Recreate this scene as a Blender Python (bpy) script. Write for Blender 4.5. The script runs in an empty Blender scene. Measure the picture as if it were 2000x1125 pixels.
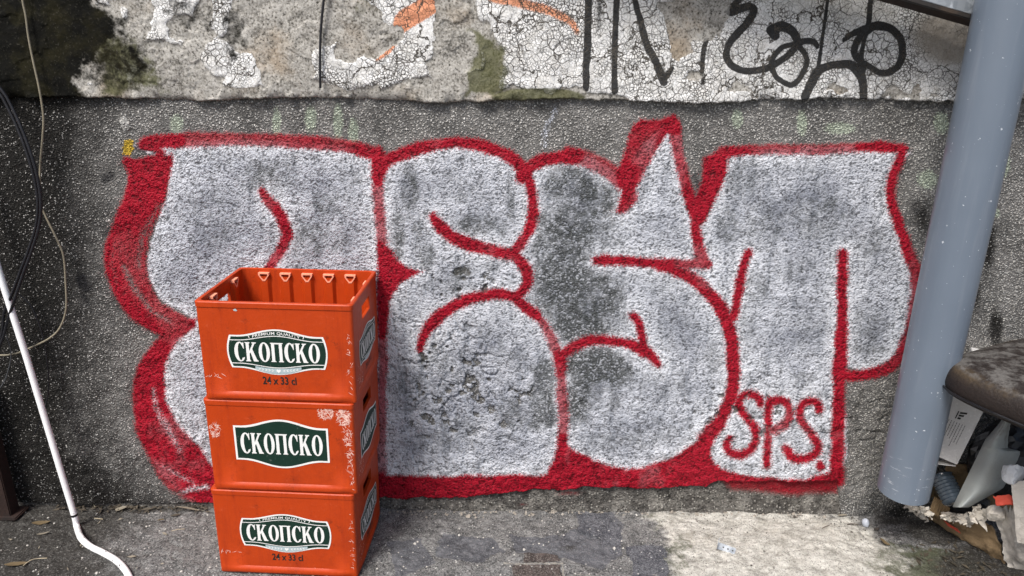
import bpy, bmesh, math, random
import numpy as np
from mathutils import Vector, Matrix

random.seed(7)
SC = bpy.context.scene
COL = SC.collection

# ------------------------------------------------------------------ camera, sky, sun, exposure
FPX, PITCH, CAMH, ROLL = 1384.5, 0.3233, 1.4414, 0.010      # focal length in photo pixels (photo 2000 px wide)
def camera_axes():
    c, s = math.cos(PITCH), math.sin(PITCH)
    fwd = Vector((0, c, -s)); right = Vector((1, 0, 0)); down = Vector((0, -s, -c))
    cr, sr = math.cos(ROLL), math.sin(ROLL)
    return right*cr - down*sr, right*sr + down*cr, fwd
AX_R, AX_D, AX_F = camera_axes()
cam_data = bpy.data.cameras.new('camera'); cam = bpy.data.objects.new('camera', cam_data); COL.objects.link(cam)
cam_data.sensor_width = 36.0; cam_data.lens = FPX/2000.0*36.0; cam_data.clip_start = 0.02; cam_data.clip_end = 500
M = Matrix.Identity(4)
for i in range(3):
    M[i][0] = AX_R[i]; M[i][1] = -AX_D[i]; M[i][2] = -AX_F[i]
M[0][3], M[1][3], M[2][3] = 0, 0, CAMH
cam.matrix_world = M
SC.camera = cam

SUN_EL, SUN_AZ = math.radians(56), math.radians(-30)         # azimuth from -Y (behind the camera) towards +X
world = bpy.data.worlds.new('World'); SC.world = world; world.use_nodes = True
wn = world.node_tree.nodes; wl = world.node_tree.links
sky = wn.new('ShaderNodeTexSky'); sky.sky_type = 'NISHITA'; sky.sun_disc = False
sky.sun_elevation = SUN_EL; sky.sun_rotation = math.radians(180) - SUN_AZ
sky.air_density = 1.0; sky.dust_density = 4.0; sky.ozone_density = 0.6
bg = wn['Background']; wl.new(sky.outputs[0], bg.inputs[0]); bg.inputs[1].default_value = 0.06
sun_data = bpy.data.lights.new('sun', 'SUN'); sun_data.energy = 1.5; sun_data.angle = math.radians(18); sun_data.color = (1.0, 0.975, 0.94)
sun = bpy.data.objects.new('sun', sun_data); COL.objects.link(sun)
to_sun = Vector((math.sin(SUN_AZ)*math.cos(SUN_EL), -math.cos(SUN_AZ)*math.cos(SUN_EL), math.sin(SUN_EL)))
sun.rotation_euler = to_sun.to_track_quat('Z', 'Y').to_euler(); sun.location = (1, -3, 6)
SC.view_settings.view_transform = 'Standard'; SC.view_settings.look = 'None'
SC.view_settings.exposure = 1.45; SC.view_settings.gamma = 1.0; SC.view_settings.use_curve_mapping = False

# ------------------------------------------------------------------ geometry helpers
def ray(u, v):
    return AX_F + AX_R*((u-1000)/FPX) + AX_D*((v-562.5)/FPX)
def at(u, v, Y):                     # point seen at photo pixel (u, v) on the plane y = Y
    d = ray(u, v); t = Y/d.y
    return Vector((d.x*t, Y, CAMH + d.z*t))
def atz(u, v, z):                    # the same on the plane z = z
    d = ray(u, v); t = (z-CAMH)/d.z
    return Vector((d.x*t, d.y*t, z))
def px_of(X, Y, Z):                  # numpy: where a point of the place lies in the photograph
    P = np.stack([X, Y, Z-CAMH], -1)
    dep = P @ np.array(AX_F)
    return 1000 + FPX*(P @ np.array(AX_R))/dep, 562.5 + FPX*(P @ np.array(AX_D))/dep

def hash2(ix, iy, seed):
    h = (ix.astype(np.int64)*374761393 + iy.astype(np.int64)*668265263 + seed*1442695041) & 0xFFFFFFFF
    h = ((h ^ (h >> 13))*1274126177) & 0xFFFFFFFF
    h = h ^ (h >> 16)
    return (h & 0xFFFF)/65535.0
def vnoise(x, y, seed=0):
    ix = np.floor(x); iy = np.floor(y); fx = x-ix; fy = y-iy
    fx = fx*fx*(3-2*fx); fy = fy*fy*(3-2*fy)
    ix = ix.astype(np.int64); iy = iy.astype(np.int64)
    a = hash2(ix, iy, seed); b = hash2(ix+1, iy, seed); c = hash2(ix, iy+1, seed); d = hash2(ix+1, iy+1, seed)
    return (a*(1-fx)+b*fx)*(1-fy) + (c*(1-fx)+d*fx)*fy
def fbm(x, y, seed=0, octv=4, gain=.5):
    s = 0; a = 1; t = 0
    for k in range(octv):
        s = s + a*vnoise(x*2**k, y*2**k, seed+k*17); t += a; a *= gain
    return s/t
def sstep(a, b, x):
    t = np.clip((x-a)/(b-a), 0, 1); return t*t*(3-2*t)
def smooth_line(pts, n=6):           # Catmull-Rom through (x, y, w...) points
    P = np.array(pts, float)
    if len(P) < 3: return P
    Q = np.vstack([2*P[0]-P[1], P, 2*P[-1]-P[-2]]); out = []
    for i in range(1, len(Q)-2):
        for k in range(n):
            t = k/n
            out.append(.5*((2*Q[i])+(-Q[i-1]+Q[i+1])*t+(2*Q[i-1]-5*Q[i]+4*Q[i+1]-Q[i+2])*t*t+(-Q[i-1]+3*Q[i]-3*Q[i+1]+Q[i+2])*t**3))
    out.append(P[-1]); return np.array(out)
def stroke_sd(U, V, pts, hw, n=5, pad=40):
    """signed distance (photo px) to a brush stroke of half-width hw (number or one per point)"""
    hw = np.broadcast_to(np.asarray(hw, float), (len(pts),))
    L = smooth_line([(p[0], p[1], w) for p, w in zip(pts, hw)], n)
    out = np.full(U.shape, 1e3)
    x0, y0 = L[:, :2].min(0)-L[:, 2].max()-pad; x1, y1 = L[:, :2].max(0)+L[:, 2].max()+pad
    m = (U > x0) & (U < x1) & (V > y0) & (V < y1)
    if not m.any(): return out
    u = U[m]; v = V[m]; best = np.full(u.shape, 1e3)
    for a, b in zip(L[:-1], L[1:]):
        dx, dy = b[0]-a[0], b[1]-a[1]; l2 = dx*dx+dy*dy+1e-9
        t = np.clip(((u-a[0])*dx+(v-a[1])*dy)/l2, 0, 1)
        d = np.hypot(u-a[0]-t*dx, v-a[1]-t*dy) - (a[2]+t*(b[2]-a[2]))
        best = np.minimum(best, d)
    out[m] = best; return out
def poly_sd(U, V, pts, pad=60, smooth=0):
    P = smooth_line(list(pts)+[pts[0]], smooth) if smooth else np.array(list(pts)+[pts[0]], float)
    out = np.full(U.shape, 1e3)
    x0, y0 = P.min(0)-pad; x1, y1 = P.max(0)+pad
    m = (U > x0) & (U < x1) & (V > y0) & (V < y1)
    if not m.any(): return out
    u = U[m]; v = V[m]; best = np.full(u.shape, 1e3); ins = np.zeros(u.shape, bool)
    for a, b in zip(P[:-1], P[1:]):
        dx, dy = b-a; l2 = dx*dx+dy*dy+1e-9
        t = np.clip(((u-a[0])*dx+(v-a[1])*dy)/l2, 0, 1)
        best = np.minimum(best, np.hypot(u-a[0]-t*dx, v-a[1]-t*dy))
        c = (a[1] > v) != (b[1] > v)
        if abs(dy) > 1e-9: ins ^= c & (u < dx*(v-a[1])/dy + a[0])
    out[m] = np.where(ins, -best, best); return out
def blob(U, V, x, y, rx, ry):
    return np.clip(1-np.hypot((U-x)/rx, (V-y)/ry), 0, 1)

def grid_mesh(name, V3, nr, nc, attrs, mat, parent=None, smooth=True):
    me = bpy.data.meshes.new(name)
    idx = np.arange(nr*nc).reshape(nr, nc)
    f = np.stack([idx[:-1, :-1], idx[:-1, 1:], idx[1:, 1:], idx[1:, :-1]], -1).reshape(-1, 4)
    nv, nf = len(V3), len(f)
    me.vertices.add(nv); me.vertices.foreach_set('co', V3.astype(np.float32).ravel())
    me.loops.add(nf*4); me.loops.foreach_set('vertex_index', f.astype(np.int32).ravel())
    me.polygons.add(nf); me.polygons.foreach_set('loop_start', np.arange(0, nf*4, 4, dtype=np.int32))
    me.polygons.foreach_set('use_smooth', np.full(nf, smooth))
    me.update(calc_edges=True)
    for k, arr in attrs.items():
        a = me.attributes.new(k, 'FLOAT_COLOR', 'POINT')
        full = np.ones((nv, 4), np.float32); full[:, :arr.shape[1]] = arr
        a.data.foreach_set('color', full.ravel())
    me.materials.append(mat)
    o = bpy.data.objects.new(name, me); COL.objects.link(o); o.parent = parent
    return o
def mesh_obj(name, verts, faces, mat, parent=None, smooth=False, sharp=None):
    me = bpy.data.meshes.new(name); me.from_pydata([tuple(v) for v in verts], [], faces); me.update()
    if smooth:
        me.polygons.foreach_set('use_smooth', [True]*len(me.polygons))
        if sharp: me.set_sharp_from_angle(angle=math.radians(sharp))
    if mat: me.materials.append(mat)
    o = bpy.data.objects.new(name, me); COL.objects.link(o); o.parent = parent
    return o
def bm_obj(name, bm, mat, parent=None, smooth=False, sharp=35):
    me = bpy.data.meshes.new(name); bm.normal_update(); bm.to_mesh(me); bm.free()
    if smooth:
        me.polygons.foreach_set('use_smooth', [True]*len(me.polygons)); me.set_sharp_from_angle(angle=math.radians(sharp))
    me.materials.append(mat)
    o = bpy.data.objects.new(name, me); COL.objects.link(o); o.parent = parent
    return o
def empty(name, loc=(0, 0, 0)):
    o = bpy.data.objects.new(name, None); o.empty_display_size = .05; COL.objects.link(o); o.location = loc; return o
def tag(o, label, cat, group=None):
    o['label'] = label; o['category'] = cat
    if group: o['group'] = group
    return o
def tube(pts, rad, n=10, caps=True, noise=0):
    """verts, faces of a tube through 3-D points; rad a number or one per point"""
    P = [Vector(p) for p in pts]; rad = np.broadcast_to(np.asarray(rad, float), (len(P),))
    vs, fs = [], []; up = None
    for i, p in enumerate(P):
        t = (P[min(i+1, len(P)-1)]-P[max(i-1, 0)]).normalized()
        if up is None: up = t.orthogonal().normalized()
        up = (up - t*up.dot(t)).normalized(); sd = t.cross(up)
        for k in range(n):
            a = 2*math.pi*k/n; r = rad[i]*(1+noise*random.uniform(-1, 1))
            vs.append(p + up*(math.cos(a)*r) + sd*(math.sin(a)*r))
    for i in range(len(P)-1):
        for k in range(n):
            fs.append((i*n+k, i*n+(k+1) % n, (i+1)*n+(k+1) % n, (i+1)*n+k))
    if caps:
        fs.append(tuple(range(n-1, -1, -1))); fs.append(tuple((len(P)-1)*n+k for k in range(n)))
    return vs, fs
def smooth3(pts, n=6):
    return [Vector(p) for p in smooth_line([tuple(p) for p in pts], n)]

# ------------------------------------------------------------------ material helpers
class NT:
    def __init__(s, name):
        s.m = bpy.data.materials.new(name); s.m.use_nodes = True
        s.t = s.m.node_tree; s.b = s.t.nodes['Principled BSDF']
    def put(s, sock, v):
        if isinstance(v, bpy.types.NodeSocket): s.t.links.new(v, sock)
        else:
            if sock.type == 'RGBA' and len(v) == 3: v = (*v, 1)
            sock.default_value = v
    def n(s, typ, ins=None, out=0, **props):
        nd = s.t.nodes.new('ShaderNode'+typ)
        for k, v in props.items(): setattr(nd, k, v)
        for k, v in (ins or {}).items(): s.put(nd.inputs[k], v)
        return nd.outputs[out]
    def math(s, op, a, b=0.0, c=None, clamp=False):
        ins = {0: a, 1: b}
        if c is not None: ins[2] = c
        return s.n('Math', ins, operation=op, use_clamp=clamp)
    def mix(s, f, a, b, mode='MIX'):
        return s.n('Mix', {0: f, 6: a, 7: b}, out=2, data_type='RGBA', blend_type=mode)
    def ss(s, x, lo, hi, a=0.0, b=1.0):
        return s.n('MapRange', {0: x, 1: lo, 2: hi, 3: a, 4: b}, interpolation_type='SMOOTHSTEP')
    def noise(s, scale, detail=3, vec=None, rough=.55, out=0, dist=0.0):
        return s.n('TexNoise', {'Vector': vec if vec is not None else s.pos(), 'Scale': scale, 'Detail': detail, 'Roughness': rough, 'Distortion': dist}, out=out)
    def vor(s, scale, feature='F1', vec=None, out=0, rnd=1.0):
        return s.n('TexVoronoi', {'Vector': vec if vec is not None else s.pos(), 'Scale': scale, 'Randomness': rnd}, out=out, feature=feature)
    def pos(s):
        if not hasattr(s, '_p'): s._p = s.n('TexCoord', out='Object')
        return s._p
    def gpos(s):
        if not hasattr(s, '_g'): s._g = s.n('NewGeometry', out='Position')
        return s._g
    def attr(s, name):
        c = s.n('Attribute', out='Color', attribute_name=name)
        nd = s.t.nodes.new('ShaderNodeSeparateColor'); s.put(nd.inputs[0], c); return nd.outputs
    def ramp(s, x, stops):
        nd = s.t.nodes.new('ShaderNodeValToRGB'); s.put(nd.inputs[0], x); e = nd.color_ramp.elements
        while len(e) < len(stops): e.new(.5)
        for el, (p, c) in zip(e, stops): el.position = p; el.color = (*c, 1)
        return nd.outputs[0]
    def bump(s, h, dist=.002, strength=1.0, normal=None):
        ins = {'Height': h, 'Distance': dist, 'Strength': strength}
        if normal is not None: ins['Normal'] = normal
        return s.n('Bump', ins)
    def done(s, color=None, rough=None, normal=None, metal=None, spec=None, **kw):
        if color is not None: s.put(s.b.inputs['Base Color'], color)
        if rough is not None: s.put(s.b.inputs['Roughness'], rough)
        if normal is not None: s.put(s.b.inputs['Normal'], normal)
        if metal is not None: s.put(s.b.inputs['Metallic'], metal)
        if spec is not None: s.put(s.b.inputs['Specular IOR Level'], spec)
        for k, v in kw.items(): s.put(s.b.inputs[k], v)
        return s.m

def simple_mat(name, col, rough=.6, var=.25, scale=30, bump=.0005, bscale=200, metal=0.0, spec=.4, dirt=None, dscale=12):
    t = NT(name)
    f = t.noise(scale, 5)
    c = t.mix(f, tuple(max(0, x*(1-var)) for x in col), tuple(min(1, x*(1+var)) for x in col))
    if dirt:
        g = t.ss(t.noise(dscale, 7, rough=.65), .5, .68)
        c = t.mix(g, c, dirt)
    return t.done(c, t.math('ADD', rough-.08, t.math('MULTIPLY', f, .16)), t.bump(t.noise(bscale, 4), bump), metal, spec)

# ---- rough-cast plinth with the big graffito
def plinth_material():
    t = NT('roughcast_plinth')
    g1 = t.attr('paint_a'); g2 = t.attr('paint_b'); g3 = t.attr('paint_c'); g4 = t.attr('paint_d')   # red silver smear | green yellow black | dirt chip pale
    p = t.pos()
    wob = t.n('VectorMath', {0: p, 1: t.n('VectorMath', {0: t.noise(60, 2, out=1), 1: (.012, .012, .012)}, operation='MULTIPLY')}, operation='ADD')
    v1 = t.vor(165, 'F1', wob); vc = t.vor(165, 'F1', wob, out=1)
    cs = t.t.nodes.new('ShaderNodeSeparateColor'); t.put(cs.inputs[0], vc)
    rnd, rnd2 = cs.outputs[0], cs.outputs[1]
    n1 = t.noise(250, 3, rough=.6); n2 = t.noise(80, 3); n3 = t.noise(9, 6, rough=.65)
    lump = t.ss(v1, .62, .12)                                            # 1 on a grain, 0 between grains
    hgt = t.math('ADD', t.math('MULTIPLY', lump, t.math('ADD', .35, t.math('MULTIPLY', rnd, .75))), t.math('MULTIPLY', n1, .55))
    hgt = t.math('ADD', hgt, t.math('MULTIPLY', n2, .5))                  # about 0.3 .. 1.7
    pit = t.ss(hgt, .62, .95)                                            # 0 in the pits
    # bare roughcast: stone chips in cement, painted micro shadow for the pits follows further down
    matrix = t.mix(t.ss(n3, .3, .7), (.17, .167, .160), (.37, .36, .345))
    chip = t.mix(rnd2, (.28, .27, .255), (.66, .65, .62))
    bare = t.mix(t.math('MULTIPLY', t.ss(rnd, .40, .55), t.ss(v1, .55, .35)), matrix, chip)
    pale = t.math('MULTIPLY', g3[2], pit)
    bare = t.mix(t.math('MULTIPLY', pale, .5), bare, (.40, .375, .32))
    # soot and grime with its own cloudy outline
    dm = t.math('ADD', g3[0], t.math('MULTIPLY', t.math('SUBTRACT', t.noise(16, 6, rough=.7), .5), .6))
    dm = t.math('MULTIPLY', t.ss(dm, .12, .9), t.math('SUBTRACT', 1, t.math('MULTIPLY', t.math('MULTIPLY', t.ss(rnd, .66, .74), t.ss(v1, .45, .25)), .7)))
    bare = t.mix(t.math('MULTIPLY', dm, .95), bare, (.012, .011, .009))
    bare = t.mix(t.math('MULTIPLY', t.ss(g3[1], .35, .6), .9), bare, (.68, .67, .64))
    gr = t.math('SUBTRACT', t.noise(240, 2, rough=.7), .5)
    grain = t.math('ADD', t.math('MULTIPLY', gr, .55), t.math('MULTIPLY', t.math('SUBTRACT', pit, .6), .25))
    def cov(x, lo=.36, hi=.62):
        return t.ss(t.math('ADD', x, grain), lo, hi)
    c = bare
    gn = t.math('MULTIPLY', cov(g2[0], .25, .75), .6); c = t.mix(gn, c, (.56, .66, .50))
    bl = cov(g2[2], .2, .9); c = t.mix(t.math('MULTIPLY', bl, .9), c, (.018, .018, .022))
    ye = cov(g2[1]); c = t.mix(ye, c, (.62, .42, .05))
    sv = cov(g1[1], .3, .62)
    tone = t.mix(t.ss(t.noise(7, 6, rough=.7), .3, .7), (.235, .25, .295), (.54, .56, .61))
    tone = t.mix(g3[3] if False else g4[0], tone, (.66, .68, .72))
    strk = t.noise(1.0, 5, vec=t.n('VectorMath', {0: p, 1: (26, 26, 5)}, operation='MULTIPLY'), rough=.65)
    tone = t.mix(t.math('MULTIPLY', t.ss(strk, .50, .70), .6), tone, (.13, .145, .175))
    c = t.mix(sv, c, tone)
    sm = t.math('MULTIPLY', cov(g1[2], .10, .95), t.math('SUBTRACT', 1, t.math('MULTIPLY', t.ss(rnd, .6, .8), .6)))
    c = t.mix(t.math('MULTIPLY', sm, .82), c, (.052, .058, .052))
    rd = t.math('MULTIPLY', cov(g1[0], .12, .74), g4[1])
    redc = t.mix(t.noise(9, 6, rough=.65), (.16, .002, .010), (.42, .005, .021))
    redc = t.mix(t.math('MULTIPLY', t.ss(rnd2, .6, 1), .25), redc, (.46, .018, .04))
    c = t.mix(rd, c, redc)
    pc = t.math('MAXIMUM', rd, t.math('MULTIPLY', sv, t.math('SUBTRACT', 1, t.math('MULTIPLY', sm, .8))))
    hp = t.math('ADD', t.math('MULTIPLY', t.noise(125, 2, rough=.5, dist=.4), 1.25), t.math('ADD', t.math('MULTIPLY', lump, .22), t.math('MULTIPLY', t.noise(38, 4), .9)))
    paint_pit_shade = t.ss(hp, .82, 1.16, .30, 1.0)
    cav = t.math('ADD', t.math('MULTIPLY', t.ss(hgt, .46, .90, .42, 1.0), t.math('SUBTRACT', 1, pc)), t.math('MULTIPLY', paint_pit_shade, pc))
    c = t.mix(1.0, c, t.n('CombineColor', {0: cav, 1: cav, 2: cav}), 'MULTIPLY')  # micro shadow painted into the colour: pits darkened on bare and sprayed roughcast
    rough = t.math('SUBTRACT', .9, t.math('MULTIPLY', t.math('MAXIMUM', rd, sv), .3))
    hgt = t.math('ADD', t.math('MULTIPLY', hgt, t.math('SUBTRACT', 1, pc)), t.math('MULTIPLY', hp, pc))
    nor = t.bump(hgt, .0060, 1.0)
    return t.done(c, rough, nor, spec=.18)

# ---- peeling painted plaster above
def upper_material():
    t = NT('peeling_plaster')
    g1 = t.attr('paint_a'); g2 = t.attr('paint_b')           # white black orange | mould moss stain
    p = t.pos(); n1 = t.noise(170, 4, rough=.65); n2 = t.noise(28, 6, rough=.65); n3 = t.noise(6, 5)
    bare = t.ramp(n2, [(.28, (.10, .095, .083)), (.46, (.27, .258, .232)), (.62, (.40, .385, .352)), (.75, (.50, .482, .445))])
    bare = t.mix(t.math('MULTIPLY', t.ss(n1, .50, .62), .55), bare, (.58, .562, .525))
    bare = t.mix(t.math('MULTIPLY', t.ss(n3, .5, .75), .7), bare, t.mix(n1, (.24, .17, .10), (.40, .32, .23)))
    bare = t.mix(t.ss(n1, .46, .34), bare, (.055, .050, .042))
    wob = t.n('VectorMath', {0: p, 1: t.n('VectorMath', {0: t.noise(40, 3, out=1), 1: (.016, .016, .016)}, operation='MULTIPLY')}, operation='ADD')
    crk = t.vor(125, 'DISTANCE_TO_EDGE', wob); cell = t.vor(125, 'F1', wob, out=1)
    big = t.vor(5.5, 'DISTANCE_TO_EDGE', t.n('VectorMath', {0: p, 1: t.n('VectorMath', {0: t.noise(14, 5, out=1), 1: (.16, .16, .16)}, operation='MULTIPLY')}, operation='ADD'))
    mask = t.math('ADD', g1[0], t.math('MULTIPLY', t.math('SUBTRACT', t.noise(130, 3), .5), .7))
    wh = t.ss(mask, .46, .54)
    crk2 = t.vor(52, 'DISTANCE_TO_EDGE', wob); sel = t.ss(t.noise(8, 4, rough=.6), .42, .58)
    cw = t.math('MULTIPLY', t.ss(t.noise(11, 5, rough=.65), .35, .65, .015, .19), t.ss(g2[2], .9, .25, .25, 1.0))            # crack width wanders
    fine = t.math('ADD', t.math('MULTIPLY', t.ss(crk, 0.0, cw), sel), t.math('MULTIPLY', t.math('MINIMUM', t.ss(crk2, 0.0, t.math('MULTIPLY', cw, .6)), t.ss(crk, 0.0, t.math('MULTIPLY', cw, .55), .45, 1.0)), t.math('SUBTRACT', 1, sel))); bigc = t.ss(big, .004, .016)
    hue = t.mix(t.n('SeparateColor', {0: cell}), (.66, .658, .64), (.84, .84, .83))
    hue = t.mix(t.math('MULTIPLY', t.ss(n2, .45, .7), .35), hue, (.46, .43, .37))
    hue = t.mix(t.math('MULTIPLY', t.ss(g2[2], .2, .9), .75), hue, t.mix(n1, (.22, .18, .13), (.36, .31, .25)))
    gr = t.math('MULTIPLY', t.math('SUBTRACT', t.noise(260, 2), .5), .4)
    org = t.ss(t.math('ADD', g1[2], gr), .35, .62)
    hue = t.mix(t.math('MULTIPLY', org, .9), hue, t.mix(n2, (.62, .17, .055), (.72, .33, .17)))
    blk = t.ss(t.math('ADD', g1[1], gr), .36, .60)
    hue = t.mix(t.math('MULTIPLY', blk, .95), hue, (.006, .0065, .008))
    wcol = t.mix(t.math('MULTIPLY', fine, bigc), (.075, .068, .058), hue)
    c = t.mix(wh, bare, wcol)
    blk2 = t.math('MULTIPLY', t.math('SUBTRACT', 1, wh), blk); c = t.mix(t.math('MULTIPLY', blk2, .5), c, (.03, .03, .03))
    ms = t.ss(t.math('ADD', g2[1], t.math('MULTIPLY', t.math('SUBTRACT', t.noise(45, 6, rough=.7), .5), .9)), .4, .75)
    c = t.mix(t.math('MULTIPLY', ms, .85), c, t.mix(n1, (.030, .034, .012), (.14, .14, .06)))
    md = t.ss(t.math('ADD', g2[0], t.math('MULTIPLY', t.math('SUBTRACT', t.noise(38, 7, rough=.72), .5), .9)), .38, .7)
    mcol = t.mix(t.ss(t.noise(13, 5), .42, .66), (.004, .004, .003), t.mix(n1, (.006, .008, .003), (.022, .017, .007)))
    mcol = t.mix(t.math('MULTIPLY', t.ss(n1, .58, .68), .8), mcol, (.045, .043, .034))
    c = t.mix(md, c, mcol)
    h = t.math('ADD', t.math('MULTIPLY', t.math('MULTIPLY', wh, t.math('MULTIPLY', fine, bigc)), .6), t.math('MULTIPLY', n1, .55))
    h = t.math('ADD', h, t.math('MULTIPLY', n2, .5))
    return t.done(c, .85, t.bump(h, .0030, 1.0), spec=.12)

# ---- broken foot of the wall
def base_material():
    t = NT('wall_foot_mortar')
    g = t.attr('paint_a')                                      # red . .
    n1 = t.noise(150, 5, rough=.7); n2 = t.noise(24, 7, rough=.7); v = t.vor(120, 'F1'); vc = t.n('SeparateColor', {0: t.vor(120, 'F1', out=1)})
    c = t.ramp(n2, [(.30, (.028, .026, .024)), (.48, (.12, .113, .103)), (.66, (.27, .257, .232))])
    c = t.mix(t.math('MULTIPLY', t.ss(vc, .6, .7), t.ss(v, .5, .25)), c, (.36, .345, .31))
    c = t.mix(t.ss(n1, .47, .36), c, (.025, .023, .021))
    rd = t.ss(t.math('ADD', g[0], t.math('MULTIPLY', t.math('SUBTRACT', n1, .5), .8)), .25, .8)
    c = t.mix(t.math('MULTIPLY', rd, .9), c, (.26, .006, .016))
    return t.done(c, .9, t.bump(t.math('ADD', t.math('ADD', n1, n2), t.math('MULTIPLY', t.ss(v, .6, .1), .4)), .009), spec=.12)

def ground_material():
    t = NT('old_yard_concrete')
    g1 = t.attr('mask_a'); g2 = t.attr('mask_b')               # pale slate dirt+painted shade | moss line red
    n1 = t.noise(230, 5, rough=.75); n2 = t.noise(22, 8, rough=.74); n3 = t.noise(5, 6, rough=.65); n4 = t.noise(70, 6, rough=.7)
    sp = t.n('SeparateColor', {0: t.vor(330, 'F1', out=1)}); sp2 = t.n('SeparateColor', {0: t.vor(150, 'F1', out=1)}); sd2 = t.vor(150, 'F1')
    grey = t.mix(t.ss(n2, .3, .7), (.075, .075, .075), (.28, .277, .27))
    grey = t.mix(t.math('MULTIPLY', t.ss(sp, .62, .85), .55), grey, (.34, .335, .325))
    grey = t.mix(t.math('MULTIPLY', t.ss(sp, .32, .12), .7), grey, (.025, .025, .026))
    grey = t.mix(t.math('MULTIPLY', t.ss(sp2, .88, .92), t.ss(sd2, .45, .25)), grey, (.50, .49, .47))
    grey = t.mix(t.ss(n1, .56, .66), grey, (.30, .295, .285))
    grey = t.mix(t.ss(n1, .42, .3), grey, (.035, .033, .032))
    sl = t.ss(t.math('ADD', g1[1], t.math('MULTIPLY', t.math('SUBTRACT', n4, .5), .35)), .44, .56)
    slate = t.mix(t.ss(n2, .3, .7), (.060, .062, .070), (.17, .172, .184))
    slate = t.mix(t.math('MULTIPLY', t.ss(sp, .7, .9), .5), slate, (.26, .26, .27))
    slate = t.mix(t.ss(n1, .6, .7), slate, (.32, .32, .33))
    c = t.mix(sl, grey, slate)
    pl = t.ss(t.math('ADD', g1[0], t.math('MULTIPLY', t.math('SUBTRACT', n2, .5), .9)), .36, .66)
    pale = t.mix(t.ss(n2, .28, .62), (.30, .287, .25), (.66, .642, .585))
    pale = t.mix(t.math('MULTIPLY', t.ss(sp, .2, .08), .6), pale, (.12, .11, .095))
    pale = t.mix(t.ss(n4, .36, .26), pale, (.16, .15, .13))
    pale = t.mix(t.ss(n1, .40, .30), pale, (.12, .11, .09))
    pale = t.mix(t.math('MULTIPLY', t.ss(n3, .52, .7), .5), pale, (.36, .33, .27))
    c = t.mix(pl, c, pale)
    ln = t.ss(t.math('ADD', g2[1], t.math('MULTIPLY', t.math('SUBTRACT', n4, .5), .5)), .45, .6)
    c = t.mix(t.math('MULTIPLY', ln, .8), c, (.34, .32, .28))
    ms = t.ss(t.math('ADD', g2[0], t.math('MULTIPLY', t.math('SUBTRACT', t.noise(34, 6, rough=.7), .5), 1.0)), .42, .8)
    c = t.mix(t.math('MULTIPLY', ms, .8), c, t.mix(n1, (.030, .036, .014), (.11, .12, .065)))
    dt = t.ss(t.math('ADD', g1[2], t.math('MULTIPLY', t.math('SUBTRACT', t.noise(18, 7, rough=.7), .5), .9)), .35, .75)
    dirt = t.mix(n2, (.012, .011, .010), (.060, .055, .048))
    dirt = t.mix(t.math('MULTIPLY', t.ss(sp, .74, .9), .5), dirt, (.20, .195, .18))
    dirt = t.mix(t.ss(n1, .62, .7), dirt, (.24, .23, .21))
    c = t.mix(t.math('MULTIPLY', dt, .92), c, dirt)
    h = t.math('ADD', n1, t.math('ADD', t.math('MULTIPLY', n4, .9), n2))
    return t.done(c, t.math('SUBTRACT', .9, t.math('MULTIPLY', dt, .2)), t.bump(h, .0060), spec=.15)

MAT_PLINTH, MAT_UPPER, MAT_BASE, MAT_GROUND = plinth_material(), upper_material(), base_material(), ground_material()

# ================================================================== THE WALL
WALL_Y = 2.0
def frange(a, b, n): return np.linspace(a, b, n)
XS = np.concatenate([frange(-3.2, -1.70, 30)[:-1], frange(-1.70, 1.70, 1134), frange(1.70, 3.2, 30)[1:]])
wall = empty('wall', (0, WALL_Y, 0))
wall['kind'] = 'thing'
tag(wall, 'old rough-cast wall with silver and red graffiti below peeling white plaster', 'wall')

def edge_line(pts):                                           # photo polyline on the wall -> z as a function of x
    P = [at(u, v, WALL_Y) for u, v in pts]
    xs = np.array([p.x for p in P]); zs = np.array([p.z for p in P])
    return lambda x: np.interp(x, xs, zs)

RED_EDGE = [(411, 984), (745, 972), (787, 976), (825, 972), (862, 975), (900, 972), (975, 965), (1015, 961), (1050, 957), (1087, 960), (1120, 955), (1140, 950), (1175, 955), (1212, 952), (1250, 956), (1312, 955), (1350, 949), (1380, 952), (1395, 942), (1425, 942), (1475, 945), (1500, 942), (1540, 942), (1600, 940), (1638, 940)]
z_low = edge_line([(-900, 984), (100, 984)] + RED_EDGE + [(1644, 1012), (2900, 1014)])
z_ledge = edge_line([(-900, 190), (0, 190), (160, 190), (400, 191), (700, 193), (1000, 194), (1300, 196), (1600, 193), (1880, 192), (2000, 190), (2900, 188)])

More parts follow.
